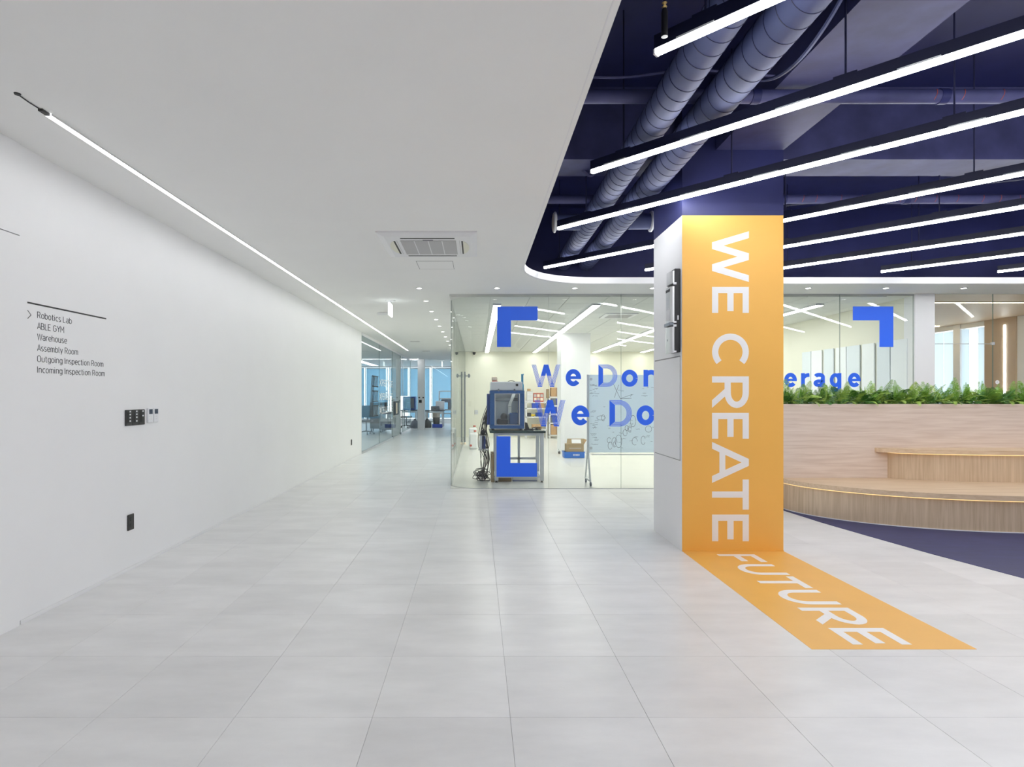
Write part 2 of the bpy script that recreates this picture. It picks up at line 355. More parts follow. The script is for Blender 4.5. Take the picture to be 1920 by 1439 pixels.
def din(ch):
    # (advance, strokes) in cap heights
    x = .73
    def bowl(cx_, w_, y0, y1, a0=0, a1=360, n=18): return arc(cx_, (y0 + y1) / 2, w_, (y1 - y0) / 2, a0, a1, n)
    D = {
     'R': (.60, [[(.0, 0), (0, 1), (.24, 1)] + arc(.24, .74, .22, .26, 90, -90, 8) + [(0, .48)], [(.24, .48), (.48, 0)]]),
     'A': (.58, [[(0, 0), (.27, 1), (.54, 0)], [(.09, .28), (.45, .28)]]),
     'B': (.60, [[(0, 0), (0, 1), (.26, 1)] + arc(.26, .76, .19, .24, 90, -90, 8) + [(0, .52)], [(.26, .52)] + arc(.26, .26, .23, .26, 90, -90, 8) + [(0, 0)]]),
     'L': (.50, [[(0, 1), (0, 0), (.40, 0)]]), 'E': (.56, [[(.42, 1), (0, 1), (0, 0), (.42, 0)], [(0, .52), (.36, .52)]]),
     'G': (.64, [arc(.26, .74, .26, .26, 20, 180, 10) + arc(.26, .26, .26, .26, 180, 360, 12) + [(.52, .48), (.3, .48)]]),
     'Y': (.58, [[(0, 1), (.26, .48), (.52, 1)], [(.26, .48), (.26, 0)]]), 'M': (.78, [[(0, 0), (0, 1), (.31, .4), (.62, 1), (.62, 0)]]),
     'W': (.86, [[(0, 1), (.19, 0), (.39, .95), (.59, 0), (.78, 1)]]), 'O': (.66, [[(.0, .3), (0, .7)] + arc(.26, .74, .26, .26, 180, 0, 12) + arc(.26, .26, .26, .26, 0, -180, 12) + [(0, .4)]]),
     'I': (.16, [[(0, 0), (0, 1)]]), 'i': (.18, [[(0, 0), (0, x)], [(0, .9), (0, 1.0)]]), 'l': (.22, [[(0, 1), (0, .1), (.1, 0)]]),
     'o': (.54, [bowl(.22, .22, 0, x)]), 'b': (.54, [[(0, 0), (0, 1)], bowl(.22, .22, 0, x)]), 'p': (.54, [[(0, -.24), (0, x)], bowl(.22, .22, 0, x)]),
     't': (.38, [[(.1, .95), (.1, .12), (.2, 0), (.3, 0)], [(0, x), (.28, x)]]), 'c': (.46, [bowl(.22, .22, 0, x, 50, 310)]),
     's': (.46, [arc(.18, .55, .17, .18, 40, 180, 7) + [(.05, .42), (.3, .30)] + arc(.18, .18, .17, .18, 30, -150, 9)]),
     'a': (.52, [arc(.2, .53, .2, .2, 150, 0, 8) + [(.4, 0)], bowl(.2, .2, 0, .42)]), 'r': (.36, [[(0, 0), (0, x)], arc(.26, .42, .26, .31, 180, 80, 7)]),
     'e': (.52, [bowl(.22, .22, 0, x, 0, 315), [(0, x / 2), (.44, x / 2)]]), 'h': (.53, [[(0, 0), (0, 1)], [(0, .4)] + arc(.2, .52, .2, .21, 180, 0, 8) + [(.4, 0)]]),
     'n': (.53, [[(0, 0), (0, x)], [(0, .4)] + arc(.2, .52, .2, .21, 180, 0, 8) + [(.4, 0)]]), 'u': (.53, [[(0, x)] + arc(.2, .21, .2, .21, 180, 360, 8) + [(.4, x)], [(.4, x), (.4, 0)]]),
     'm': (.78, [[(0, 0), (0, x)]] + [[(d, .4)] + arc(d + .16, .54, .16, .19, 180, 0, 8) + [(d + .32, 0)] for d in (0, .32)]),
     'y': (.48, [[(0, x), (.2, 0)], [(.4, x), (.12, -.24)]]), 'g': (.54, [bowl(.22, .22, 0, x), [(.44, x), (.44, 0)] + arc(.22, -.02, .22, .22, 0, -140, 8)])}
    return D[ch]
def din_word(word, wt=.088):
    out = []; xo = wt / 2
    for ch in word:
        adv, strokes = din(ch)
        for st_ in strokes:
            q = []
            for p in st_:
                if not q or (abs(p[0] - q[-1][0]) + abs(p[1] - q[-1][1])) > 1e-4: q.append(p)
            out += [[(v[0] + xo, v[1]) for v in poly] for poly in ribbon(q, wt)]
        xo += adv + .08
    return out, xo

# ------------------------------------------------------------------ the setting: floor
fl = tag(MB().box(WALLX - .1, 12.2, -5.1, 9.154, -0.10, -0.004).build('floor', 'grout'), 'pale grey concrete-look tiled floor of the hall', 'floor', kind='structure')
tb = MB()
tb.cbox(-.2993, .2993, -.2993, .2993, -.004, 0.0, .0006)
tile0 = tb.build('tile', 'tile', fl, loc=(.143 + .3 - 3.0, 1.954 + .3, 0)); first = True
for j in range(12):
    for i in range(-5, 16):
        x = .143 + .3 + .6 * i; y = 1.954 + .3 + .6 * j
        if x - .3 > .96 * (y + .3) + .3 or x - .3 > 6.6: continue
        if x - .3 < WALLX - .1 and i > -5: continue
        o = tile0 if first else tile0.copy()
        if not first: sc.collection.objects.link(o)
        first = False; o.location = (x, y, 0)
mb = MB()
mb.box(WALLX - .1, 12.2, -5.1, 1.954, -.004, 0)
nb = mb.build('near_tiling', 'tile_far', fl)
ff = tag(MB().box(-8, 12.2, 9.154, 31, -.1, 0).build('floor_far', 'tile_far'), 'glossy pale floor running down the corridor', 'floor', kind='structure')
tag(MB().box(LABX + .01, LABR, 8.87, LABY, 0.0, .003).build('floor_lab', 'lab_floor'), 'bright white floor inside the glass lab', 'floor', kind='structure')

# navy floor area with curved boundary
bd = [(3.55, 8.2), (3.74, 7.16), (3.80, 6.5), (3.90, 5.87), (4.02, 5.2), (4.19, 4.5), (4.5, 3.6), (4.95, 2.7), (5.6, 1.8), (6.5, .9), (8, .2)]
tag(MB().prism(bd + [(12, .2), (12, 8.2)], .0, .0035).build('floor_navy', 'navy_floor'), 'dark navy floor in front of the oak seating', 'floor', kind='structure')

# ------------------------------------------------------------------ walls
wl = MB(); wl.box(WALLX - .2, WALLX, 3.59, 14.19, 0, CEIL)
wl.box(WALLX - .2, WALLX + .012, -5.1, 3.575, 0, 2.375); wl.box(WALLX - .2, WALLX + .012, -5.1, 3.575, 2.381, CEIL)
wl.box(WALLX - .2, WALLX - .004, -5.1, 3.59, 0, CEIL, 1)
wl = tag(wl.build('wall_left', ['wall', 'wall_groove']), 'long smooth white wall along the corridor', 'wall', kind='structure')
bb = tag(MB().box(WALLX, WALLX + .006, 3.59, 14.19, 0, .025).build('baseboard_left', 'trim_white'), 'thin white skirting at the foot of the long wall', 'baseboard', kind='structure')
tag(MB().box(WALLX - .2, 12.2, -5.3, -5.1, 0, SLAB).build('wall_back', 'wall'), 'white wall behind the camera', 'wall', kind='structure')
tag(MB().box(12.2, 12.4, -5.3, 8.9, 0, SLAB).build('wall_right', 'wall'), 'white wall at the far right of the hall', 'wall', kind='structure')

# white ceiling with the rounded opening
cb = MB(); T = .08
rc = 1.0; arcp = [(VOIDX + rc - rc * math.cos(t), VOIDY - rc + rc * math.sin(t)) for t in [PI / 2 * k / 16 for k in range(17)]]
YN = -5.1
cb.box(WALLX, VOIDX, YN, VOIDY - rc, CEIL, CEIL + T)
for k in range(16):
    (xa, ya), (xb, yb) = arcp[k], arcp[k + 1]
    cb.add([(WALLX, ya, CEIL), (xa, ya, CEIL), (xb, yb, CEIL), (WALLX, yb, CEIL)], [(0, 3, 2, 1)])
    cb.add([(xa, ya, CEIL), (xb, yb, CEIL), (xb, yb, CEIL + T), (xa, ya, CEIL + T)], [(0, 1, 2, 3)])
    cb.add([(WALLX, ya, CEIL + T), (xa, ya, CEIL + T), (xb, yb, CEIL + T), (WALLX, yb, CEIL + T)], [(0, 1, 2, 3)])
# right part of the strip between opening and glass
cb.box(WALLX, 12.2, VOIDY, GLY + .02, CEIL, CEIL + T)
cb.box(WALLX, LABX - .0, GLY + .02, 24.6, CEIL, CEIL + T)
tag(cb.build('ceiling', 'ceiling'), 'smooth white lowered ceiling with a rounded cut-out edge', 'ceiling', kind='structure')
# thin bead along the edge of the opening
tr = MB()
path = [(VOIDX - .03, YN), (VOIDX - .03, VOIDY - rc)] + [(VOIDX + rc - (rc + .03) * math.cos(t), VOIDY - rc + (rc + .03) * math.sin(t)) for t in [PI / 2 * k / 16 for k in range(17)]] + [(12.1, VOIDY + .03)]
for q in ribbon(path, .006): tr.prism([tuple(v) for v in q][::-1], CEIL - .003, CEIL)
tag(tr.build('trim_1', 'trim_white'), 'thin raised bead following the edge of the ceiling opening', 'trim', kind='structure')
# bright white upstand around the rounded far rim
fa = MB()
rim = arcp + [(12.1, VOIDY)]
for q in ribbon([(p[0], p[1] + .0) for p in rim], .02): fa.prism([tuple(v) for v in q], CEIL - .001, CEIL + T + .005)
tag(fa.build('trim_2', 'trim_white'), 'white rim upstand around the far edge of the ceiling opening', 'trim', kind='structure')

# navy void above
vo = MB(); vo.box(-.2, 12.2, YN, 9.25, SLAB, SLAB + .1)
tag(vo.build('ceiling_slab', 'navy'), 'dark navy concrete slab above the open ceiling', 'ceiling', kind='structure')
vw = MB(); vw.box(-.2, 12.2, 9.05, 9.25, CEIL + T, SLAB)
tag(vw.build('wall_navy', 'navy'), 'navy wall at the back of the open ceiling', 'wall', kind='structure')
tag(MB().box(-.3, -.2, YN, 9.25, CEIL + T, SLAB).build('wall_navy_side', 'navy'), 'navy side wall hidden above the white ceiling', 'wall', kind='structure')
tag(MB().box(2.15, 2.76, YN, CY0 + .05, 3.62, SLAB).build('beam_long', 'navy_beam'), 'wide navy concrete beam running from the orange column toward the viewer', 'beam', kind='structure')
tag(MB().box(-.2, 12.2, 5.5, 5.92, 3.62, SLAB).build('beam_cross', 'navy_beam'), 'navy concrete cross beam passing behind the orange column', 'beam', kind='structure')

# ------------------------------------------------------------------ orange column
col = thing('column', 'square column with orange front reading WE CREATE and navy top', 'column', ((CX0 + CX1) / 2, (CY0 + CY1) / 2, 0), kind='structure')
cx, cyy = col.location.x, col.location.y
def cpart(b, name, m):
    o = b.build(name, m, col); o.matrix_parent_inverse = col.matrix_basis.inverted(); return o
cpart(MB().box(CX0, CX1, CY0 + .003, CY1, 0, COH), 'lower_shaft', 'wall')
cpart(MB().box(CX0, CX1, CY0, CY1, COH, SLAB), 'upper_shaft', 'navy')
cpart(MB().box(CX0, CX1, CY0, CY0 + .003, 0, COH), 'orange_face', 'orange')
cpart(MB().box(CX0, CX1, CY0 - .008, CY0, 0, .008), 'base_bead', 'orange')
# letters, rotated a quarter turn clockwise: cap height runs along +X, text runs down
s = .332; xb = PX(1335, CY0)
for ch, ya, yb in [('W', 434, 529), ('E', 538.3, 587), ('C', 625.8, 695.8), ('R', 706, 765.4), ('E', 774.6, 823), ('A', 829, 906), ('T', 899.6, 956), ('E', 965.4, 1015.4)]:
    za, zb = PZ(ya, CY0), PZ(yb, CY0); W = (za - zb) / s
    cpart(lay(glyph(ch, W, .17), (xb, CY0, za), (0, 0, -s), (s, 0, 0), (0, -1, 0)), 'letter', 'letter_white')
# access panel on the pale side face
pn = MB(); pn.box(CX0 - .003, CX0, 5.345, 6.10, .82, 1.755)
cpart(pn, 'access_panel', 'wall')
gp = MB()
for a in ((5.335, 6.10, 1.758, 1.768), (5.335, 5.343, .81, 1.768), (5.335, 6.10, .81, .816)): gp.box(CX0 - .0015, CX0, a[0], a[1], a[2], a[3])
cpart(gp, 'panel_groove', 'wall_groove')

# orange strip on the floor
fg = thing('floor_graphic', 'orange floor strip reading FUTURE in front of the column', 'floor graphic', ((CX0 + CX1) / 2, 4.2, 0))
o = MB().box(CX0, CX1, 3.24, CY0 - .008, 0, .0012).build('orange_strip', 'orange_floor', fg); o.matrix_parent_inverse = fg.matrix_basis.inverted()
for ch, y0, y1 in [('F', 5.18, 4.94), ('U', 4.875, 4.585), ('T', 4.545, 4.27), ('U', 4.23, 3.935), ('R', 3.875, 3.59), ('E', 3.535, 3.30)]:
    o = lay(glyph(ch, (y0 - y1) / s, .17), (2.113, y0, .0012), (0, -s, 0), (s, 0, 0), (0, 0, 1), .0008).build('letter', 'letter_white', fg)
    o.matrix_parent_inverse = fg.matrix_basis.inverted()

# ------------------------------------------------------------------ wall display on the column side
X = CX0; dv = thing('wall_terminal', 'stacked black and silver device mounted on the side of the orange column', 'device', (X - .03, 5.42, 1.78))
def dpart(b, n, m, sm=False):
    o = b.build(n, m, dv, sm); o.matrix_parent_inverse = dv.matrix_basis.inverted(); return o
zt = lambda py: PZ(py, 5.34)
dpart(MB().cbox(X - .055, X, 5.33, 5.52, zt(661), zt(504), .006), 'black_body', 'black')
def cover(za, zb, d, y0, name, m='silver'):
    b = MB(); y1 = 5.50; n = 8; prof = []
    for k in range(n + 1):
        t = k / n; prof.append((y0 + (y1 - y0) * t, d * (1 - (2 * t - 1) ** 6 * .5)))
    for k in range(n):
        a, c = prof[k], prof[k + 1]
        b.add([(X - .055, a[0], za), (X - .055 - a[1], a[0], za), (X - .055 - c[1], c[0], za), (X - .055, c[0], za),
               (X - .055, a[0], zb), (X - .055 - a[1], a[0], zb), (X - .055 - c[1], c[0], zb), (X - .055, c[0], zb)],
              [(0, 1, 2, 3), (7, 6, 5, 4), (1, 5, 6, 2), (0, 4, 5, 1), (3, 2, 6, 7)])
    return dpart(b, name, m, True)
c1 = cover(zt(532), zt(508), .028, 5.335, 'top_cover'); c2 = cover(zt(604), zt(537), .034, 5.335, 'middle_cover'); c3 = cover(zt(662), zt(613), .036, 5.335, 'bottom_cover')
dpart(MB().cbox(X - .098, X - .05, 5.34, 5.50, zt(611), zt(604), .005), 'output_tray', 'steel_dark')
for za, zb in ((534, 530), (606, 603), (613, 609), (661, 658)):
    dpart(MB().box(X - .066, X - .04, 5.322, 5.335, zt(za), zt(zb)), 'clip', 'plastic_white')
dpart(MB().box(X - .03, X - .018, 5.326, 5.331, zt(600), zt(592)), 'switch', 'plastic_white')
b = MB()
for k in range(6): b.box(X - .0905, X - .0890, 5.36 + .02 * k, 5.372 + .02 * k, zt(600), zt(580 - 3 * (k % 2)))
dpart(b, 'strips', 'trim_white')
dpart(MB().box(X - .0905, X - .0888, 5.36, 5.47, zt(546), zt(541)), 'nameplate', 'charcoal')
dpart(MB().lathe([(.010, 0), (.010, .003)], (X - .0925, 5.42, zt(637)), 12, axis='x'), 'button', 'steel_dark')

# ------------------------------------------------------------------ pendant lamps in the open ceiling (45 degrees)
def pendant(x0, x1, c, label):
    # runs along (1,-1) from (x0, c-x0) to (x1, c-x1)
    L = (x1 - x0) * math.sqrt(2); Zb = EYE + LH - .012
    t = thing('linear_pendant', label, 'pendant lamp', (x0, c - x0, Zb), 'black linear pendants in the open ceiling', rz=-PI / 4)
    hw = .017
    MB().box(0, L, -hw - .004, hw + .004, .027, .095).build('housing', 'lamp_housing', t)
    d = MB(); n = 8
    sec = [(-hw, .027), (-hw, .009), (-hw * .72, 0), (hw * .72, 0), (hw, .009), (hw, .027)]
    k = len(sec); d.add([(0.004, y, z) for y, z in sec] + [(L - .004, y, z) for y, z in sec], [(i, i + 1, k + i + 1, k + i) for i in range(k - 1)] + [tuple(range(k - 1, -1, -1)), tuple(range(k, 2 * k))])
    d.build('diffuser', 'lamp', t)
    MB().box(-.006, 0.004, -hw - .001, hw + .001, .0, .027).build('end_cap', 'trim_white', t)
    y = .35
    while y < L - .1:
        xr = x0 + y / math.sqrt(2)
        if abs(xr - 1.455) < .34 and (abs(xr - 1.285) < .15 or abs(xr - 1.625) < .16): y += (1.455 - xr) * math.sqrt(2) if xr > 1.2 else (1.10 - xr) * math.sqrt(2); xr = x0 + y / math.sqrt(2)
        for yp in (4.23, 6.44):
            if abs(c - xr - yp) < .09: y += .2; xr = x0 + y / math.sqrt(2)
        top = 3.62 if (2.13 < xr < 2.78 and c - xr < CY0 + .07) or 5.48 < c - xr < 5.94 else SLAB
        rb = MB(); rb.tube([(y, 0, .10), (y, 0, top - Zb)], .006, 6); rb.build('suspension_rod', 'navy_dark', t)
        MB().box(y - .06, y + .06, -.018, .018, .095, .107).build('rod_bracket', 'lamp_housing', t)
        y += 1.45
    y = .12
    while y < L - .2:
        for s_ in (-1, 1): MB().box(y, y + .19, s_ * (hw + .004), s_ * (hw + .007), .024, .034).build('clip', 'ac_white', t)
        y += .62
    return t
lamps = [(.917, 6.0, 3.928, 'nearest linear pendant, cut by the top edge of the photo'),
         (.90, 7.0, 5.51, 'second nearest long linear pendant, crossing under both round ducts'),
         (.85, 8.0, 7.02, 'long linear pendant passing just in front of the orange column'),
         (.92, 2.72, 8.97, 'short linear pendant ending at the left side of the orange column'),
         (2.84, 9.0, 8.97, 'linear pendant starting at the right edge of the column, highest there'),
         (2.35, 9.0, 10.55, 'linear pendant whose end peeks out left of the column below the others'),
         (4.0, 9.5, 12.28, 'lowest linear pendant that meets the right edge of the orange column'),
         (5.72, 10, 14.03, 'farther linear pendant starting free right of the column above the planter'),
         (7.37, 11, 15.68, 'farthest short linear pendant at the right edge of the photo')]
for a in lamps: pendant(*a)
for c, x1, nm_ in ((2.35, 5.2, 'just above the viewer'),):  # extra pendant out of view, added for light and reflections
    pendant(.9, x1, c, 'unseen linear pendant added for light, hanging ' + nm_)

# ------------------------------------------------------------------ ducts, pipes and cables in the void
def duct(x, z, r, y0, y1, label):
    t = thing('spiral_duct', label, 'duct', (x, y0, z), 'navy round ducts')
    MB().lathe([(r, 0), (r, y1 - y0)], seg=36, axis='y').build('duct_shell', 'navy_duct', t, True)
    pitch = .125; n = int((y1 - y0) / pitch * 28)
    MB().tube([((r + .001) * math.cos(2 * PI * k / 28), k * pitch / 28, (r + .001) * math.sin(2 * PI * k / 28)) for k in range(n)], .0022, 5).build('spiral_seam', 'navy_dark', t)
    return t
duct(1.285, 3.39, .112, YN, 8.75, 'round navy spiral duct nearer the white ceiling')
duct(1.625, 3.39, .119, YN, 8.75, 'round navy spiral duct nearer the orange column')
def stub(x0, x1, y, z, label):
    t = thing('duct_outlet', label, 'air outlet', (x0, y, z))
    s_ = 1 if x1 > x0 else -1
    MB().lathe([(.09, s_ * .03), (.09, x1 - x0)], seg=24, axis='x').build('stub_duct', 'navy_duct', t, True)
    MB().lathe([(.10, 0), (.118, s_ * .012), (.118, s_ * .03), (.09, s_ * .04)], seg=24, axis='x').build('rim', 'trim_white', t, True)
    MB().lathe([(.095, -s_ * .002), (.095, s_ * .01)], seg=24, axis='x').build('mesh_disc', 'vent_cream', t)
stub(.87, 1.18, 6.75, 3.40, 'round cream air outlet on a stub of the left duct')
stub(2.02, 1.74, 6.75, 3.41, 'round air outlet peeking out left of the column top')
def pipe(y, z, r, label):
    t = thing('sprinkler_pipe', label, 'pipe', (0, y, z), 'navy cross pipes')
    MB().lathe([(r, -.2), (r, 12.2)], seg=18, axis='x').build('pipe_run', 'navy_beam', t, True)
    for k in range(9): MB().lathe([(r + .006, .62 + 1.35 * k), (r + .006, .68 + 1.35 * k)], seg=18, axis='x').build('coupling', 'navy', t, True)
    b = MB()
    for k in range(26):
        x = 3.3 + .22 * k + R.uniform(-.06, .06); b.tube([(x + .012 * math.sin(a), (r + .001) * -math.cos(a), (r + .001) * math.sin(a)) for a in [-.9 + .2 * j for j in range(10)]], .0025, 4)
    b.build('tape_mark', 'pipe_mark', t)['kind'] = 'stuff'
pipe(4.23, 3.56, .048, 'thick navy pipe crossing above the ducts near the viewer')
pipe(6.44, 3.56, .048, 'thinner navy pipe crossing deep in the open ceiling')
tag(MB().tube([(3.1, 7.2, 3.66), (4.57, 6.44, 3.635), (5.5, 5.95, 3.60), (7.6, 4.9, 3.60)], .012, 6).build('conduit', 'navy_dark'), 'thin dark conduit slanting across the open ceiling on the right', 'conduit')
def cable(pts, r, label, m='navy_dark'):
    # smooth through points
    P_ = [Vector(p) for p in pts]; out = []
    for i in range(len(P_) - 1):
        p0, p1, p2, p3 = P_[max(i - 1, 0)], P_[i], P_[i + 1], P_[min(i + 2, len(P_) - 1)]
        for k in range(8):
            t = k / 8; out.append(.5 * ((2 * p1) + (-p0 + p2) * t + (2 * p0 - 5 * p1 + 4 * p2 - p3) * t * t + (-p0 + 3 * p1 - 3 * p2 + p3) * t ** 3))
    out.append(P_[-1]); b = MB().tube(out, r, 6)
    return b
tag(cable([(.7, 5.9, 3.66), (.95, 5.75, 3.68), (1.12, 5.8, 3.58), (1.2, 5.7, 3.66)], .018, '').build('flexible_hose', 'navy_beam', smooth=True), 'short flexible navy hose looping left of the ducts', 'hose')
tag(cable([(1.80, 2.4, 3.62), (1.84, 3.1, 3.36), (1.90, 3.7, 3.42), (1.82, 4.05, 3.6), (1.92, 4.4, 3.9)], .012, '').build('hanging_cable', 'navy_duct', smooth=True), 'loose dark cable hanging beside the right duct', 'cable')
tag(cable([(.4, 4.12, 3.66), (1.0, 4.14, 3.65), (1.5, 4.12, 3.69), (2.1, 4.14, 3.66)], .010, '').build('cable_run', 'navy_beam', smooth=True), 'thin cable lying along the near navy pipe', 'cable')
sp = thing('fire_sprinkler', 'dark drop pipe with a brass tip above the nearest pendant', 'sprinkler', P(1246, 16, 2.9))
MB().lathe([(.016, -.14), (.016, -.02), (.01, 0)], seg=12).build('drop_pipe', 'black', sp, True)
MB().lathe([(.008, 0), (.013, .008), (.005, .016), (.013, .028), (.006, .034)], seg=12).build('tip', 'brass', sp, True)
MB().tube([(0, 0, .03), (0, 0, SLAB - sp.location.z)], .008, 8).build('riser', 'navy_dark', sp)

# ------------------------------------------------------------------ recessed LED line on the white ceiling
ld = thing('ceiling_light_strip', 'long thin white light strip recessed in the ceiling along the white wall', 'light strip', (-2.34, 3.2, CEIL))
MB().box(-.014, .014, 0, 16.6, -.012, 0).build('diffuser', 'lamp_strip', ld)
MB().box(-.02, -.016, 0, 16.6, -.010, 0).build('track_edge', 'trim_white', ld); MB().box(.016, .02, 0, 16.6, -.010, 0).build('track_edge', 'trim_white', ld)
MB().box(-.012, .012, -.06, 0, -.012, 0).build('end_cap', 'charcoal', ld)
MB().tube([(0, -.06, -.004), (-.004, -.13, -.004), (0, -.2, -.004)], .003, 6).build('feed_wire', 'charcoal', ld)
MB().lathe([(.014, -.006), (.016, 0)], (0, -.215, 0), 12).build('wire_box', 'charcoal', ld)

# ------------------------------------------------------------------ air conditioner cassette
AY0, AY1 = 5.45, 6.45; AX0, AX1 = PX(703, 5.42), PX(893, 5.42); AXC, AYC = (AX0 + AX1) / 2 + .0, (AY0 + AY1) / 2
ac = thing('air_conditioner', 'square white ceiling cassette air conditioner with grey grille', 'air conditioner', (AXC, AYC, CEIL))
H = .475; b = MB()
b.add([(-H, -H, 0), (H, -H, 0), (H, H, 0), (-H, H, 0), (-H, -H, -.012), (H, -H, -.012), (H, H, -.012), (-H, H, -.012), (-H * .86, -H * .86, -.034), (H * .86, -H * .86, -.034), (H * .86, H * .86, -.034), (-H * .86, H * .86, -.034)],
      [(0, 1, 5, 4), (1, 2, 6, 5), (2, 3, 7, 6), (3, 0, 4, 7), (4, 5, 9, 8), (5, 6, 10, 9), (6, 7, 11, 10), (7, 4, 8, 11), (8, 9, 10, 11)])
b.build('panel', 'ac_white', ac)
gr = MB().cbox(-.27, .27, -.27, .27, -.038, -.034, .002).build('grille', 'ac_grille', ac)
for k in range(3): MB().box(-.135 + .135 * k - .004, -.135 + .135 * k + .004, -.27, .27, -.0395, -.038).build('rib', 'ac_white', gr)
for k in range(26): MB().box(-.265, .265, -.262 + .021 * k, -.262 + .021 * k + .004, -.0388, -.038).build('slat', 'alu', gr)
MB().box(-.05, .05, -.292, -.282, -.037, -.034).build('logo_plate', 'grey_box', ac)
for (x0, x1, y0, y1) in ((-.26, .26, -.358, -.333), (-.26, .26, .333, .358)): MB().box(x0, x1, y0, y1, -.0355, -.033).build('air_slot', 'slot_dark', ac)
for s_ in (-1, 1):
    pts = [(s_ * .335, -.25)] + [(s_ * (.335 + .062 * math.sin(PI * k / 10) ** .6), -.25 + .05 * k) for k in range(1, 10)] + [(s_ * .335, .25)]
    MB().prism(pts if s_ > 0 else pts[::-1], -.0365, -.033).build('louvre', 'cream', ac)
    MB().box(s_ * .322, s_ * .337, -.25, .25, -.037, -.033).build('air_slot', 'slot_dark', ac)
    MB().box(s_ * .302, s_ * .305, -.27, .27, -.0352, -.033).build('seam', 'ac_grille', ac)
ah = thing('ceiling_hatch', 'square flush access hatch behind the air conditioner', 'hatch', (-.49, 6.9, CEIL))
MB().box(-.205, .205, -.205, .205, -.002, 0).build('lid', 'ceiling', ah)
for (x0, x1, y0, y1) in ((-.211, -.206, -.21, .21), (.206, .211, -.21, .21), (-.211, .211, .206, .211), (-.211, .211, -.211, -.206)): MB().box(x0, x1, y0, y1, -.002, 0).build('frame_groove', 'wall_groove', ah)

# ------------------------------------------------------------------ downlights
def downlight(x, y, label, group):
    t = thing('downlight', label, 'downlight', (x, y, CEIL), group)
    MB().lathe([(.046, 0), (.044, -.005), (.034, -.004), (.034, 0)], seg=18).build('trim_ring', 'trim_white', t)
    MB().lathe([(.033, -.003), (.033, 0)], seg=18).build('lens', 'lamp_down', t)
ys = [8.37, 9.5, 10.65, 11.8, 12.9, 14.05, 15.25, 16.45, 17.7, 18.85]
for k, y in enumerate(ys): downlight(-.83, y, ORD[k] + ' small downlight from the viewer in the corridor row beside the lab glass', 'corridor downlights')
for k in range(7): downlight(.28 + 1.11 * k, 8.37, ORD[k] + ' small downlight from the left in the row before the lab front', 'downlights before the lab front')
def exit_sign(x, y, zc, label, sc_=1.0):
    t = thing('exit_sign', label, 'exit sign', (x, y, zc))
    MB().lathe([(.085, 0), (.085, -.012), (.06, -.022)], seg=20).build('mount', 'ac_white', t)
    MB().box(-.012, .012, -.05, .05, -.05, -.022).build('stem', 'ac_white', t)
    MB().box(-.014, .014, -.16, .16, -.25, -.05).build('lit_panel', 'exit_glow', t)
    b = MB(); b.box(-.0155, -.014, -.02, .0, -.19, -.10); b.box(-.0155, -.014, .0, .05, -.16, -.145); b.box(.014, .0155, -.02, .0, -.19, -.10)
    b.build('running_figure', 'grey_box', t)
exit_sign(-1.40, 9.45, CEIL, 'hanging illuminated exit sign seen edge-on in the corridor')
exit_sign(PX(829, 25.6), 25.6, CEIL, 'small illuminated exit sign hanging in the far bright room')
dt = thing('smoke_detector', 'flat round detector on the ceiling beyond the exit sign', 'detector', (PX(718, 10.9), 10.9, CEIL))
MB().lathe([(.11, 0), (.115, -.01), (.10, -.022), (.04, -.026)], seg=24).build('body', 'ac_white', dt, True); MB().lathe([(.112, -.012), (.112, -.008)], seg=24).build('painted_shadow', 'ac_grille', dt)  # grey ring imitates the shadow at the disc edge
for px, py, wd, lab in ((778, 640.5, .28, 'nearer thin slot air diffuser in the corridor ceiling'), (799, 658.6, .28, 'farther thin slot air diffuser in the corridor ceiling')):
    y = (CEIL - EYE) * F / (VY - py); t = thing('slot_diffuser', lab, 'air diffuser', (PX(px, y), y, CEIL))
    MB().box(-.16, .16, -.13, .13, -.006, 0).build('frame', 'ac_white', t)
    for k in range(4): MB().box(-.13, .13, -.09 + .05 * k, -.07 + .05 * k, -.008, -.006).build('slot', 'ac_grille', t)

# ------------------------------------------------------------------ lettering and fittings on the left wall
dr = thing('wall_directory', 'black room directory lettering on the white wall', 'lettering', (WALLX, 4.0, 1.75))
XW = WALLX
def wpart(b, n, m='ink'):
    o = b.build(n, m, dr); o.matrix_parent_inverse = dr.matrix_basis.inverted(); return o
wpart(MB().box(XW, XW + .001, 3.65, 4.425, 1.978, 1.988), 'rule_line', 'black')
wpart(lay(ribbon([(0, .052), (.028, .026), (0, 0)], .004), (XW, 3.652, PZ(598, 3.66)), (0, 1, 0), (0, 0, 1), (1, 0, 0), .001), 'chevron')
lines = ['Robotics Lab', 'ABLE GYM', 'Warehouse', 'Assembly Room', 'Outgoing Inspection Room', 'Incoming Inspection Room']
wid = [.325, .252, .277, .390, .668, .685]
for k, tx in enumerate(lines):
    ws = [din_word(q) for q in tx.split(' ')]; full = sum(q[1] for q in ws) + .28 * (len(ws) - 1); sx = wid[k] / full; yo = 0.0
    for ps, mw in ws:
        wpart(lay(ps, (XW, 3.732 + yo * sx, PZ(596.3, 3.732) - .0697 * k), (0, sx, 0), (0, 0, .039), (1, 0, 0), .0008), 'word')
        yo += mw + .28
swl = ['leftmost black switch plate with four white keys', 'middle black switch plate of the three', 'right black switch plate with two white marks']
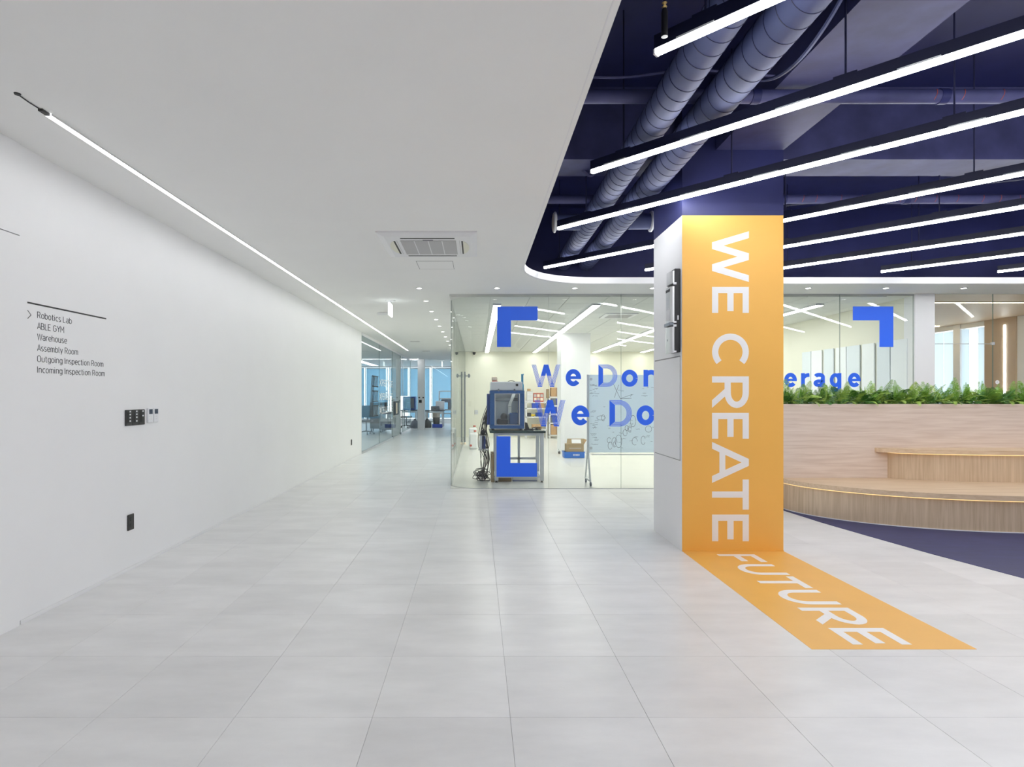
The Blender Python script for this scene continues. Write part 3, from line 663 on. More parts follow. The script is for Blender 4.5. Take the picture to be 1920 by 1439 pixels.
for k in range(3):
    y = 4.70 + .09 * k; t = thing('light_switch', swl[k] + ' on the white wall', 'light switch', (XW, y, 1.225), 'wall switches')
    MB().cbox(0, .012, -.0435, .0435, -.064, .064, .004).build('plate', 'charcoal', t)
    MB().cbox(.012, .016, -.022, .016, -.040, .044, .002).build('rocker_frame', 'black', t)
    for z in [(.05, .026, .0, -.026), (.05, .026, .002, -.028), (.05, .012)][k]: MB().box(.016, .0175, -.004, .014, z - .006, z + .006).build('key', 'plastic_white', t)
for k in range(2):
    y = 5.01 + .085 * k - .01; t = thing('thermostat', ['left', 'right'][k] + ' one of two white controllers with dark displays beside the switches', 'thermostat', (XW, y, 1.235), 'white wall controllers')
    MB().cbox(0, .018, -.037, .037, -.062, .062, .004).build('case', 'plastic_white', t)
    MB().box(.018, .019, -.026, .026, .012, .052).build('display', 'screen', t)
    for j in range(4): MB().box(.018, .0195, -.02 + .022 * (j % 2), -.006 + .022 * (j % 2), -.015 - .02 * (j // 2), -.007 - .02 * (j // 2)).build('button', 'ac_white', t)
for y, z, lab in ((4.73, .383, 'black double wall socket low on the white wall below the switches'), (13.03, .37, 'small black wall socket at the far end of the white wall')):
    t = thing('wall_socket', lab, 'socket', (XW, y, z), 'black wall sockets')
    MB().cbox(0, .010, -.042, .042, -.064, .064, .004).build('plate', 'charcoal', t)
    for dz in (.026, -.026):
        MB().lathe([(.018, .010), (.018, .012)], (0, 0, dz), 14, axis='x').build('receptacle', 'black', t)

# ------------------------------------------------------------------ glass partitions
def pane(parent, x0, x1, y0, y1, z0, z1, m='glass'):
    b = MB(); b.box(x0, x1, y0, y1, z0, z1)
    # faces: bottom, top, -y, +x, +y, -x ; the two large faces clear, the rest green edge
    big = (2, 4) if abs(x1 - x0) > abs(y1 - y0) else (3, 5)
    b.m = [0 if i in big else 1 for i in range(6)]
    return b.build('pane', [m, 'glass_edge'], parent)
wg = thing('wall_lab_glass', 'frameless clear glass front of the lab with a rounded corner', 'glass wall', kind='structure')
GT = CEIL
xs = [0.0, PX(1028.5, GLY), PX(1164.5, GLY), PX(1300, GLY), PX(1438, GLY), PX(1575, GLY), 6.58]
for a, c in zip(xs, xs[1:]): pane(wg, a + .002, c - .002, GLY, GLY + .012, .006, GT)
b = MB(); n = 14
oa = [(0 - .42 * math.sin(PI / 2 * k / n), GLY + .42 - .42 * math.cos(PI / 2 * k / n)) for k in range(n + 1)]
ia = [(0 - .408 * math.sin(PI / 2 * k / n), GLY + .42 - .408 * math.cos(PI / 2 * k / n)) for k in range(n + 1)]
for k in range(n):
    for A in (oa, ia): b.add([(*A[k], .006), (*A[k + 1], .006), (*A[k + 1], GT), (*A[k], GT)], [(0, 1, 2, 3)], 0)
    b.add([(*oa[k], GT), (*oa[k + 1], GT), (*ia[k + 1], GT), (*ia[k], GT)], [(0, 1, 2, 3)], 1)
    b.add([(*oa[k], .006), (*oa[k + 1], .006), (*ia[k + 1], .006), (*ia[k], .006)], [(0, 1, 2, 3)], 1)
b.build('curved_pane', ['glass', 'glass_edge'], wg, True)
yy = GLY + .42
while yy < LABY - .1:
    ye = min(yy + 1.34, LABY); pane(wg, LABX, LABX + .012, yy + .002, ye - .002, .006, GT); yy = ye
b = MB(); b.box(0, 6.58, GLY - .006, GLY + .018, 0, .006)
for k in range(n): b.prism([oa[k], oa[k + 1], ia[k + 1], ia[k]], 0, .006)
b.box(LABX - .006, LABX + .018, GLY + .42, LABY, 0, .006); b.build('floor_channel', 'alu', wg)
b = MB(); b.box(0, 6.58, GLY - .004, GLY + .016, GT - .008, GT); b.build('head_channel', 'alu', wg)

# vinyl graphics on the lab glass
VYP = GLY - .0012
def vl(polys, px0, py_base, sx, sy): return lay(polys, P(px0, py_base, GLY), (sx / F * GLY, 0, 0), (0, 0, sy / F * GLY), (0, -1, 0))
brk = [('upper left', [(0, 0), (76, 0), (76, -26), (26, -26), (26, -76), (0, -76)], 932, 575), ('lower left', [(0, 0), (26, 0), (26, -50), (76, -50), (76, -76), (0, -76)], 931, 818.5),
       ('upper right', [(0, 0), (76, 0), (76, -76), (50, -76), (50, -26), (0, -26)], 1599, 575), ('lower right', [(50, 0), (76, 0), (76, -76), (0, -76), (0, -50), (50, -50)], 1599, 818.5)]
nm = {'upper left': 'blue corner bracket sticker above the machine on the lab glass', 'lower left': 'blue L-shaped corner bracket sticker over the workbench legs', 'upper right': 'blue corner bracket sticker near the white post on the lab glass', 'lower right': 'blue corner bracket sticker low on the glass behind the planter'}
for k, poly, px, py in brk:
    b = MB(); q = [P(px + p[0], py - p[1], GLY) for p in poly][::-1]; b.slab(q, (0, -1, 0), .0012)
    tag(b.build('glass_sticker', 'vinyl_blue'), nm[k], 'sticker', 'blue corner stickers on the lab glass')
def lettering(label, items):
    t = thing('glass_lettering', label, 'lettering')
    for ch, x0, x1, top, base, full in items:
        hgt = base - top if full else (base - top) / .75
        W = (x1 - x0) / hgt
        vl(glyph(ch, W, .205), x0, base, hgt, hgt).build('letter', 'vinyl_blue', t)
    return t
lettering('upper line of blue lettering on the lab glass starting We Don', [('stripe_W', 997, 1051, 684, 726, 1), ('e', 1060.6, 1089.4, 692.5, 724.5, 0), ('stripe_D', 1122, 1157.3, 684, 725.6, 1), ('o', 1165.3, 1195.7, 693.6, 725.6, 0), ('n', 1206.6, 1235, 694, 725.4, 0), ("'", 1242, 1248, 684, 725, 1), ('t', 1254, 1270, 694, 725, 0),
   ('A', 1416, 1447, 692, 726, 1), ('v', 1448, 1467, 700, 726, 0), ('e', 1470.5, 1494, 699.5, 726.5, 0), ('r', 1502, 1517.5, 700, 726, 0), ('a', 1525, 1548.5, 699.5, 726.5, 0), ('g', 1556, 1577.5, 700, 726.5, 0), ('e', 1590, 1613.5, 699.5, 726.5, 0)])
lettering('lower larger line of blue lettering on the lab glass reading We Do', [('stripe_W', 1002.5, 1060.6, 750.6, 800, 1), ('e', 1071.3, 1104.8, 760.6, 798, 0), ('stripe_D', 1142.8, 1184.6, 751, 800, 1), ('o', 1193.5, 1227.5, 760.6, 798, 0)])

# posts and room at the right end
tag(MB().box(PX(1713, GLY), PX(1750, GLY), GLY - .03, GLY + .2, 0, CEIL).build('wall_post', 'wall'), 'white post between the lab glass and the brown meeting room', 'wall', kind='structure')
wm = thing('wall_meeting_glass', 'clear glass front of the brown meeting room', 'glass wall', kind='structure')
x0, x1 = PX(1750, GLY), PX(1862, GLY); zd = PZ(645, GLY)
pane(wm, x0 + .002, x1 - .002, GLY, GLY + .012, zd + .004, CEIL); pane(wm, x1 + .002, x1 + 1.4, GLY, GLY + .012, .006, CEIL); pane(wm, x1 + 1.404, 12.2, GLY, GLY + .012, .006, CEIL)
do = thing('door_1', 'frameless glass door of the brown meeting room', 'door', kind='structure')
pane(do, x0 + .006, x1 - .004, GLY, GLY + .012, .01, zd - .004)
MB().box(x0 + .006, x1 - .02, GLY + .002, GLY + .010, zd - .004, zd + .003).build('head_seal', 'ac_grille', do)
MB().cbox(x1 - .02, x1 + .02, GLY - .012, GLY + .024, zd - .02, zd + .025, .003).build('patch_fitting', 'silver', do)
stc = thing('door_sticker', 'round white arrow sticker on the meeting room glass', 'sticker', P(1870, 717, GLY))
MB().lathe([(.031, -.0012), (.031, 0)], seg=24, axis='y').build('disc', 'trim_white', stc)
lay(ribbon([(.008, .014), (-.006, 0), (.008, -.014)], .004), (0, -.0012, 0), (1, 0, 0), (0, 0, 1), (0, -1, 0), .0006).build('arrow', 'ac_grille', stc)
stc2 = thing('door_sticker', 'pale square push sticker below the round arrow sticker', 'sticker', P(1869, 729, GLY))
MB().box(-.02, .02, -.0012, 0, -.018, .018).build('square', 'ac_white', stc2)

# lab shell
tag(MB().box(LABX - .2, 10.6, LABY, LABY + .15, 0, CEIL).build('wall_lab_back', 'cream'), 'cream back wall of the lab', 'wall', kind='structure')
tag(MB().box(LABX - .02, LABX + .13, LABY + .15, 24.6, 0, CEIL).build('wall_corridor_right', 'wall'), 'white corridor wall beyond the lab', 'wall', kind='structure')
wd = tag(MB().box(LABR, LABR + .1, GLY + .2, LABY, 0, CEIL).build('wall_lab_side', 'cream'), 'cream side wall of the lab behind the white post', 'wall', kind='structure')
lc = tag(MB().box(LABX, LABR, GLY + .01, LABY, LABC + .012, CEIL + .15).build('ceiling_lab', 'lab_ceiling'), 'pale panel ceiling inside the lab', 'ceiling', kind='structure')
ct = MB().cbox(-.297, .297, -.297, .297, LABC, LABC + .012, .003).build('panel', 'lab_ceiling', lc); first = True
for j in range(18):
    for i in range(11):
        x = LABX + .3 + .6 * i + .02; y = 9.17 + .6 * j
        o = ct if first else ct.copy()
        if not first: sc.collection.objects.link(o)
        first = False; o.location = (x, y, 0)
# vertical blinds along the lab side wall
for k in range(8):
    y0 = 8.98 + .37 * k
    tag(MB().box(LABR - .03, LABR - .012, y0, y0 + (.30 if k % 3 else .345), .05, 2.28).build('vertical_blind', 'curtain_in' if k % 2 else 'curtain_in2'), ORD[k] + ' pale vertical blind panel from the glass on the lab side wall', 'blind', 'pale blind panels on the lab side wall')
for k, x in enumerate((.32, 1.93, 3.95, 5.55)):
    t = thing('lab_ceiling_lamp', ['leftmost', 'second', 'third', 'rightmost'][k] + ' of four long white lamps on the lab ceiling', 'ceiling lamp', (x, 9.5, LABC), 'lab ceiling lamps')
    MB().box(-.065, .065, 0, 10.3, -.03, 0).build('housing', 'trim_white', t); MB().box(-.058, .058, .01, 10.29, -.036, -.03).build('diffuser', 'lamp_lab', t)
tag(MB().box(2.0, 2.70, 14.0, 14.7, 0, LABC + .01).build('column_lab', 'wall'), 'white square column inside the lab', 'column', kind='structure')
t = thing('lab_air_vent', 'dark square ceiling air vent inside the lab near its column', 'air vent', (2.62, 10.9, LABC)); MB().cbox(-.3, .3, -.3, .3, -.02, 0, .008).build('frame', 'ac_white', t)
for k in range(5): MB().box(-.22, .22, -.2 + .09 * k, -.15 + .09 * k, -.024, -.02).build('slot', 'ac_grille', t)

# brown meeting room
BX = 10.4
tag(MB().box(LABR + .1, 12.2, GLY + .02, 15.5, CEIL, CEIL + .1).build('ceiling_meeting', 'brown_ceiling'), 'brown wood-tone ceiling of the meeting room', 'ceiling', kind='structure')
b = MB(); b.box(BX, BX + .15, GLY + .1, 11.3, 0, CEIL); tag(b.build('wall_meeting_side', 'wall'), 'grey white side wall of the meeting room', 'wall', kind='structure')
tag(MB().box(BX - .03, BX + .15, 11.3, 12.0, 0, CEIL).build('wall_meeting_panel', 'brown_wall'), 'brown wall panel beside the meeting room windows', 'wall', kind='structure')
tag(MB().box(BX - .02, BX + .15, 12.62, 12.8, 0, CEIL).build('wall_meeting_pier', 'wall'), 'slim pier between the meeting room windows', 'wall', kind='structure')
tag(MB().box(LABR, BX + .2, 15.5, 15.6, 0, CEIL).build('wall_meeting_back', 'brown_wall'), 'brown back wall of the meeting room', 'wall', kind='structure')
for k, (y0, y1) in enumerate(((12.0, 12.62), (12.8, 15.5))):
    wn = thing('window_%d' % (k + 1), ['narrow meeting room window by the brown panel', 'wide meeting room window behind pale curtains'][k], 'window', kind='structure')
    pane(wn, BX + .06, BX + .07, y0, y1, .1, CEIL - .1)
    MB().box(BX, BX + .12, y0, y1, 0, .1).build('sill', 'trim_white', wn); MB().box(BX, BX + .12, y0, y1, CEIL - .1, CEIL).build('head', 'trim_white', wn)
    n = 3 if k == 0 else 9
    for j in range(n):
        a = y0 + (y1 - y0) * j / n
        if j % 3 == 1 and k == 0: continue
        tag(MB().box(BX + .01, BX + .02, a + .01, a + (y1 - y0) / n - .01, .1, CEIL - .12).build('curtain_panel', 'curtain'), ['first', 'second', 'third', 'fourth', 'fifth', 'sixth', 'seventh', 'eighth', 'ninth'][j] + (' pale curtain panel of the narrow meeting room window' if k == 0 else ' pale curtain panel of the wide meeting room window'), 'curtain', 'meeting room curtains')
t = thing('warm_light_strip', 'long warm white light strip across the brown ceiling', 'light strip', (6.95, 9.62, CEIL)); MB().box(0, 4.2, -.02, .02, -.012, 0).build('diffuser', 'lamp_warm', t); MB().box(0, 4.2, -.026, -.02, -.014, 0).build('edge', 'brown_wall', t)
t = thing('warm_light_strip', 'short glowing strip standing in for a reflection of the warm light', 'light strip', (9.0, 12.9, CEIL)); MB().box(1.15, -.6, -.02, .02, -.012, 0).build('diffuser', 'lamp_warm', t)  # emissive strip stands in for the long warm strip's reflection
tag(MB().box(BX - .042, BX - .03, 11.52, 11.55, .9, 2.80).build('wall_light_strip', 'lamp_strip'), 'vertical white light strip on the brown wall panel', 'light strip')

# ------------------------------------------------------------------ oak seating, planter and ferns
PYF = 7.28
pl = thing('planter', 'long pale oak planter box filled with ferns', 'planter', (6.5, 7.5, 0))
def pp(b, n, m, par=None, sm=False):
    par = par or pl; o = b.build(n, m, par, sm); o.matrix_parent_inverse = par.matrix_basis.inverted(); return o
pp(MB().box(3.5, 9.5, PYF, PYF + .03, 0, 1.30), 'front_board', 'oak_x'); pp(MB().box(3.5, 9.5, 7.66, 7.69, 0, 1.30), 'rear_board', 'oak_x')
pp(MB().box(3.5, 3.53, PYF + .03, 7.66, 0, 1.30), 'end_board', 'oak_x'); pp(MB().box(9.47, 9.5, PYF + .03, 7.66, 0, 1.30), 'end_board', 'oak_x')
pp(MB().box(3.53, 9.47, PYF + .03, 7.66, 0, 1.24), 'soil', 'soil')
st = thing('stepped_seating', 'two-tier curved oak bench steps against the planter', 'bench', (5.9, 6.6, 0))
def ell(cx_, a, b_, n=48, half=False):
    return [(cx_ - a * math.cos(PI * k / n), PYF - b_ * math.sin(PI * k / n)) for k in range(n + 1)]
def ellz(b_, cx_, a, bb_, z0, z1): b_.prism(ell(cx_, a, bb_), z0, z1); return b_
def sp_(b, n, m, sm=False): return pp(b, n, m, st, sm)
C1, A1, B1 = 5.9, 2.11, 1.33
sp_(ellz(MB(), C1, A1, B1, 0, .328), 'lower_riser', 'oak_z', True); sp_(ellz(MB(), C1, A1 + .035, B1 + .04, .333, .385), 'lower_tread', 'oak_top')
b = MB()
for q in ribbon(ell(C1, A1 + .008, B1 + .008), .008): b.prism([tuple(v) for v in q], .322, .332)
sp_(b, 'lower_light_strip', 'lamp_step')
C2, A2, B2 = 7.5, 2.57, .5
sp_(ellz(MB(), C2, A2 - .16, B2 - .04, .385, .705), 'upper_riser', 'oak_z', True); sp_(ellz(MB(), C2, A2, B2, .71, .76), 'upper_tread', 'oak_top')
b = MB()
for q in ribbon(ell(C2, A2 - .15, B2 - .03), .008): b.prism([tuple(v) for v in q], .699, .709)
sp_(b, 'upper_light_strip', 'lamp_step')
b = MB()
for q in ribbon(ell(C1, A1 + .004, B1 + .004), .008): b.prism([tuple(v) for v in q], 0, .012)
sp_(b, 'base_edge', 'trim_white')
b = MB()
for k, yv in enumerate((7.05, 6.82, 6.60, 6.37, 6.15)):
    hx = (A1 - .03) * math.sqrt(max(0, 1 - ((PYF - yv) / (B1 + .04)) ** 2)); b.box(C1 - hx, C1 + hx, yv, yv + .002, .385, .3854)
sp_(b, 'board_seam', 'brown_wall')

# ferns: a few shared frond meshes, every plant its own object
def frond_mesh(L, droop, wl_, m):
    b = MB(); n = 19; pts = []
    for k in range(n + 1):
        t = k / n; pts.append(Vector((L * (t - .12 * t * t), 0, L * (.75 * t - droop * t * t))))
    for k in range(n): b.add([pts[k] + Vector((0, -.0015, 0)), pts[k] + Vector((0, .0015, 0)), pts[k + 1] + Vector((0, .001, 0)), pts[k + 1] + Vector((0, -.001, 0))], [(0, 1, 2, 3)])
    for k in range(2, n + 1):
        t = k / n; l = wl_ * (math.sin(PI * (t * .86 + .08)) ** .8); p = pts[k]; d = (pts[k] - pts[k - 1]).normalized()
        for s_ in (-1, 1):
            tip = p + d * l * .45 + Vector((0, s_ * l, -l * .22)); q1 = p + d * .003; q2 = p - d * .003
            mid = (p + tip) / 2
            b.add([q2, mid - d * .0042 + Vector((0, 0, .003)), tip, mid + d * .0042 + Vector((0, 0, .003)), q1], [(0, 1, 2, 3, 4)])
    return b.build('frond', m)
FM = [frond_mesh(.26, .05, .05, 'fern_a'), frond_mesh(.22, .45, .055, 'fern_b'), frond_mesh(.28, .25, .045, 'fern_c'), frond_mesh(.22, .0, .06, 'fern_a'), frond_mesh(.24, .75, .05, 'fern_c'), frond_mesh(.22, .2, .06, 'fern_b')]
frm = [o.data for o in FM]
for o in FM: bpy.data.objects.remove(o)
nf = 32
for k in range(nf):
    x = 3.66 + .115 * k + R.uniform(-.03, .03); y = PYF + .10 + (.17 if k % 2 else .04) + R.uniform(-.02, .02)
    where = 'from the column end' if k < 12 else 'from the photo edge'
    t = thing('fern', 'green fern in the oak planter, ' + (ORD[k] + ' from the orange column' if k < 12 else (ORD[nf - 1 - k] + ' from the right end' if nf - 1 - k < 12 else ORD[k - 12] + ' of the middle clumps')), 'fern', (x, y, 1.245), 'ferns in the oak planter')
    for j in range(26):
        o = bpy.data.objects.new('frond', R.choice(frm)); sc.collection.objects.link(o); o.parent = t
        a = 2 * PI * j / 26 * 2.6 + R.uniform(-.3, .3)
        sc_ = R.uniform(.5, 1.15); o.rotation_euler = (R.uniform(-.4, .4), R.uniform(-.8, .35), a); o.scale = (sc_,) * 3
        o.location = (R.uniform(-.08, .08), R.uniform(-.05, .03), R.uniform(0, .03))
        if math.sin(a) < -.3: o.location.z = .075; o.location.y = max(o.location.y, -.02)
        if math.sin(a) > .3 and o.rotation_euler.y > 0: o.location.z = .06
    for j in range(3 if k % 2 == 0 else 0):        # a few fronds arching over the front edge
        o = bpy.data.objects.new('frond', frm[R.choice((1, 2, 4))]); sc.collection.objects.link(o); o.parent = t
        o.rotation_euler = (R.uniform(-.3, .3), R.uniform(.15, .6), -PI / 2 + R.uniform(-.6, .6)); q_ = R.uniform(.45, .75); o.scale = (q_, q_, q_)
        o.location = (R.uniform(-.06, .06), PYF + .005 - y, .085)

# ------------------------------------------------------------------ lab: workbench and machine
wb = thing('workbench', 'aluminium frame workbench with dark green top behind the glass', 'workbench', (.64, 9.83, .003))
X0, X1, Y0, Y1, ZT = .20, 1.10, 9.47, 10.22, .84
def wp(par, b, n, m, sm=False):
    o = b.build(n, m, par, sm); o.matrix_parent_inverse = par.matrix_basis.inverted(); return o
wp(wb, MB().cbox(X0, X1, Y0 - .03, Y1, ZT - .035, ZT, .004), 'top', 'green_top')
for x in (X0 + .08, X1 - .085):
    for y in (Y0, Y1 - .06):
        wp(wb, MB().cbox(x, x + .06, y, y + .06, .03, ZT - .04, .004), 'leg', 'alu'); wp(wb, MB().lathe([(.022, .003), (.022, .012), (.008, .014), (.008, .03)], (x + .03, y + .03, 0), 12), 'levelling_foot', 'black')
for z in (.06, ZT - .08):
    wp(wb, MB().box(X0 + .14, X1 - .085, Y1 - .05, Y1 - .01, z, z + .04), 'rail', 'alu'); 
    for x in (X0 + .09, X1 - .075): wp(wb, MB().box(x, x + .04, Y0 + .06, Y1 - .06, z, z + .04), 'rail', 'alu')
wp(wb, MB().box(X0 + .14, X1 - .085, Y0 + .01, Y0 + .05, .08, .12), 'rail', 'alu'); wp(wb, MB().box(X0 + .14, X1 - .085, Y0 + .01, Y0 + .05, ZT - .08, ZT - .04), 'rail', 'alu')
wp(wb, MB().box(X0 + .5, X0 + .54, Y1 - .05, Y1 - .01, .06, ZT - .04), 'upright', 'alu'); wp(wb, MB().box(X0 + .14, X1 - .085, Y1 - .05, Y1 - .01, .30, .34), 'rail', 'alu')

mc = thing('enclosed_machine', 'blue enclosed test machine with clear door on the workbench', 'machine', (.48, 9.8, ZT))
a0, a1, b0, b1, z0, z1 = .205, .765, 9.52, 10.05, ZT + .03, PZ(733, 9.52)
f_ = .055
wp(mc, MB().box(a0, a1, b0, b1, z0, z0 + f_), 'base_frame', 'machine_blue')
wp(mc, MB().box(a0, a1, b0, b1, z1 - .045, z1), 'top_frame', 'machine_blue')
for x in (a0, a1 - .075):
    for y in (b0, b1 - .06): wp(mc, MB().cbox(x, x + .075, y, y + .06, z0 + f_, z1 - .045, .006), 'corner_post', 'machine_blue')
wp(mc, MB().box(a0 + .07, a1 - .07, b1 - .015, b1 - .005, z0 + f_, z1 - .045), 'back_panel', 'curtain_in')
wp(mc, MB().box(a0 + .12, a1 - .12, b0 + .08, b0 + .10, z1 - .052, z1 - .045), 'added_fill_strip', 'lamp_lab')  # glowing strip added to brighten the machine interior
dp = wp(mc, MB().box(a0 + .075, a1 - .075, b0 + .01, b0 + .018, z0 + f_, z1 - .045), 'door_pane', 'glass')
b = MB(); e0, e1 = a0 + .075, a1 - .075
for (xa, xb_, za, zb) in ((e0, e0 + .014, z0 + f_, z1 - .045), (e1 - .014, e1, z0 + f_, z1 - .045), (e0, e1, z0 + f_, z0 + f_ + .01), (e0, e1, z1 - .055, z1 - .045)): b.box(xa, xb_, b0, b0 + .012, za, zb)
wp(mc, b, 'door_frame', 'silver')
wp(mc, MB().box(a1 - .012, a1 - .004, b0 + .06, b1 - .06, z0 + f_, z1 - .045), 'side_pane', 'glass_smoke')
wp(mc, MB().cbox(a0 - .045, a0, b0 + .05, b1, z0 + .06, z1 - .05, .006), 'cable_cover', 'monitor_blue')
zh = PZ(716, 9.6); wp(mc, MB().cbox(a0 + .01, a1 - .03, b0 + .03, b1 - .05, z1, zh, .012), 'control_head', 'plastic_white')
wp(mc, MB().box(a1 - .14, a1 - .10, b0 + .024, b0 + .03, zh - .075, zh - .035), 'vent_square', 'charcoal')
for x in (a0 + .14, a1 - .16): wp(mc, MB().box(x - .012, x + .012, b0 - .004, b0 + .03, z1 - .01, z1 + .03), 'hinge', 'steel_dark')
wp(mc, cable([(a0 + .3, b0 + .2, zh), (a0 + .34, b0 + .2, zh + .02), (a0 + .38, b0 + .2, zh + .018), (a0 + .42, b0 + .2, zh)], .006, ''), 'lifting_eye', 'black')
b = MB(); b.cbox(a0 + .12, a0 + .30, b0 + .12, b0 + .32, z0 + f_, z0 + f_ + .10, .02); b.lathe([(.055, 0), (.06, .05), (.045, .085), (.02, .10)], (a0 + .235, b0 + .2, z0 + f_ + .09), 14)
wp(mc, b, 'dark_fixture', 'black', True)
b = MB(); b.cbox(a0 + .30, a0 + .37, b0 + .25, b0 + .33, z0 + .22, z0 + .36, .008); b.slab([(a0 + .30, b0 + .3, z0 + .36), (a0 + .35, b0 + .3, z0 + .36), (a0 + .44, b0 + .3, z1 - .05), (a0 + .38, b0 + .3, z1 - .05)], (0, 1, 0), .03)
wp(mc, b, 'robot_arm', 'silver'); wp(mc, MB().box(a0 + .08, a1 - .08, b1 - .06, b1 - .02, z1 - .17, z1 - .12), 'linear_rail', 'steel_dark')
wp(mc, MB().cbox(a0 + .33, a0 + .47, b0 + .2, b0 + .36, z0 + f_, z0 + .25, .01), 'stage_block', 'machine_blue')
for x in (a0 + .05, a1 - .05):
    for y in (b0 + .05, b1 - .05): wp(mc, MB().lathe([(.025, ZT), (.02, z0)], (x, y, 0), 12), 'foot', 'black')
# opened side door of the machine, teal
sdx = a1 + .006; b = MB(); b.box(sdx, sdx + .018, b1 - .1, b1 + .02, ZT + .10, 1.60)
wp(mc, b, 'open_side_door', 'machine_teal')
b = MB(); zf = PZ(702, 10.1); b.box(sdx, sdx + .018, b1 - .1, b1 + .02, zf - .02, zf); b.box(sdx, sdx + .018, b1 + .0, b1 + .02, 1.60, zf); b.box(sdx - .02, sdx - .0, b1 + .0, b1 + .02, 1.6, zf)
wp(mc, b, 'door_top_frame', 'machine_teal')
al = thing('warning_lamp', 'round cream signal lamp standing on the blue machine', 'signal lamp', (a0 + .075, b0 + .1, zh)); MB().lathe([(.03, 0), (.03, .015), (.048, .03), (.045, .07), (.015, .085)], seg=16).build('dome', 'vent_cream', al, True); MB().box(-.04, .05, -.04, .04, -.002, .014).build('base', 'red', al)
# loose gear on the bench
kb = thing('tablet', 'black tablet leaning on a stand on the workbench', 'tablet', (.84, 9.62, ZT)); MB().slab([(-.06, 0, 0), (.02, 0, .0), (-.02, .0, .12), (-.06, .0, .13)], (0, 1, .0), .012).build('screen', 'black', kb); MB().cbox(-.08, .08, -.06, .02, 0, .018, .004).build('base', 'charcoal', kb)
tag(cable([(.80, 9.50, ZT + .01), (.88, 9.53, ZT + .02), (.92, 9.58, ZT + .05), (.98, 9.62, ZT + .02), (1.0, 9.7, ZT + .01), (.9, 9.75, ZT + .01), (.8, 9.7, ZT + .02)], .008, '').build('coiled_cable', 'black'), 'black cable tangle on the workbench top', 'cable')
tag(MB().cbox(.98, 1.06, 9.75, 9.95, ZT, ZT + .05, .004).build('small_box', 'cardboard'), 'small tan box on the rear of the workbench', 'box')
tag(MB().cbox(PX(921, 9.5), PX(926.5, 9.5), 9.50, 9.95, .003, .46, .004).build('flat_carton', 'cardboard_dark'), 'tall narrow carton leaning by the workbench leg', 'box')
tag(MB().cbox(PX(934, 9.6), PX(959, 9.6), 9.58, 9.9, .003, .09, .004).build('low_carton', 'cardboard_dark'), 'low cardboard carton on the floor under the workbench', 'box')
ab = thing('control_box', 'long low grey metal box under the workbench', 'box', (.78, 9.75, .003)); MB().cbox(-.2, .2, -.12, .12, 0, .07, .01).build('case', 'alu', ab); MB().box(-.2, .2, -.122, -.12, .0, .012).build('base_strip', 'monitor_blue', ab)
pc = thing('power_unit', 'blue and white power unit hanging among cables beside the bench', 'power unit', (.085, 9.75, .52)); MB().cbox(-.05, .05, -.1, .1, 0, .23, .006).build('case', 'plastic_white', pc); MB().box(-.01, .05, -.103, -.1, 0.01, .22).build('front', 'monitor_blue', pc); MB().cbox(-.055, .055, -.1, .1, .23, .245, .003).build('lid', 'black', pc); MB().box(-.07, .1, -.11, .11, -.015, 0).build('bracket', 'alu', pc)
hd = thing('black_handset', 'black rounded handset hooked on the cables beside the bench', 'handset', (.09, 9.65, .80)); MB().lathe([(.015, -.05), (.04, -.03), (.042, .03), (.015, .05)], seg=14, axis='y').build('body', 'black', hd, True)
# cable bundle and heap
cb_ = thing('cable_bundle', 'tangled black cables hanging from the blue machine to the floor', 'cables', (.1, 9.75, .003))
for k in range(16):
    xx = .13 + R.uniform(-.05, .06); yv = 9.62 + R.uniform(0, .3)
    pts = [(a0 - .01, yv, R.uniform(1.0, 1.4)), (xx + R.uniform(-.03, .0), yv, R.uniform(.85, 1.05)), (xx + R.uniform(-.07, .05), yv, R.uniform(.5, .7)), (xx + R.uniform(-.06, .05), yv, R.uniform(.22, .42)), (xx + R.uniform(-.1, .05), yv, .03)]
    wp(cb_, cable(pts, R.uniform(.004, .008), ''), 'cable', 'black' if k % 3 else 'charcoal')
for k in range(16):
    r_ = R.uniform(.04, .12); cxp, cyp = .07 + R.uniform(-.05, .05), 9.72 + R.uniform(-.1, .12); tz = R.uniform(.012, .14)
    pts = [(cxp + r_ * math.cos(2 * PI * j / 14) * R.uniform(.85, 1.1), cyp + r_ * .9 * math.sin(2 * PI * j / 14), max(.012, tz + .05 * math.sin(2 * PI * j / 14 + k))) for j in range(15)]
    wp(cb_, cable(pts, .006, ''), 'cable_loop', 'black' if k % 4 else 'charcoal')

# ------------------------------------------------------------------ whiteboard on castors
wbd = thing('whiteboard', 'tall wheeled glass whiteboard covered in marker drawings', 'whiteboard', (2.7, 9.25, .003))
BY = 9.25; bx0, bx1, bz0, bz1 = PX(1101, BY), 3.85, PZ(849, BY), PZ(703, BY)
wp(wbd, MB().cbox(bx0 + .03, bx1 - .03, BY, BY + .02, bz0, bz1, .003), 'board', 'board')
for x in (bx0, bx1 - .03):
    wp(wbd, MB().cbox(x, x + .028, BY, BY + .035, bz0 - .1, bz1 + .003, .004), 'side_post', 'alu')
    for dy in (-.18, .22):
        wp(wbd, MB().tube([(x + .014, BY + .017, bz0 + .1), (x + .014 + .0, BY + dy, .07)], .014, 8), 'leg', 'alu')
        wp(wbd, MB().lathe([(.03, -.012), (.034, -.006), (.034, .006), (.03, .012)], (x + .02, BY + dy, .037), 14, axis='x'), 'castor', 'grey_box')
    wp(wbd, MB().box(x + .0, x + .028, BY - .18, BY + .22, .075, .10), 'foot_bar', 'alu')
wp(wbd, MB().cbox(bx0 + .06, bx1 - .4, BY - .05, BY + .0, bz0 - .035, bz0 - .02, .004), 'pen_tray', 'trim_white')
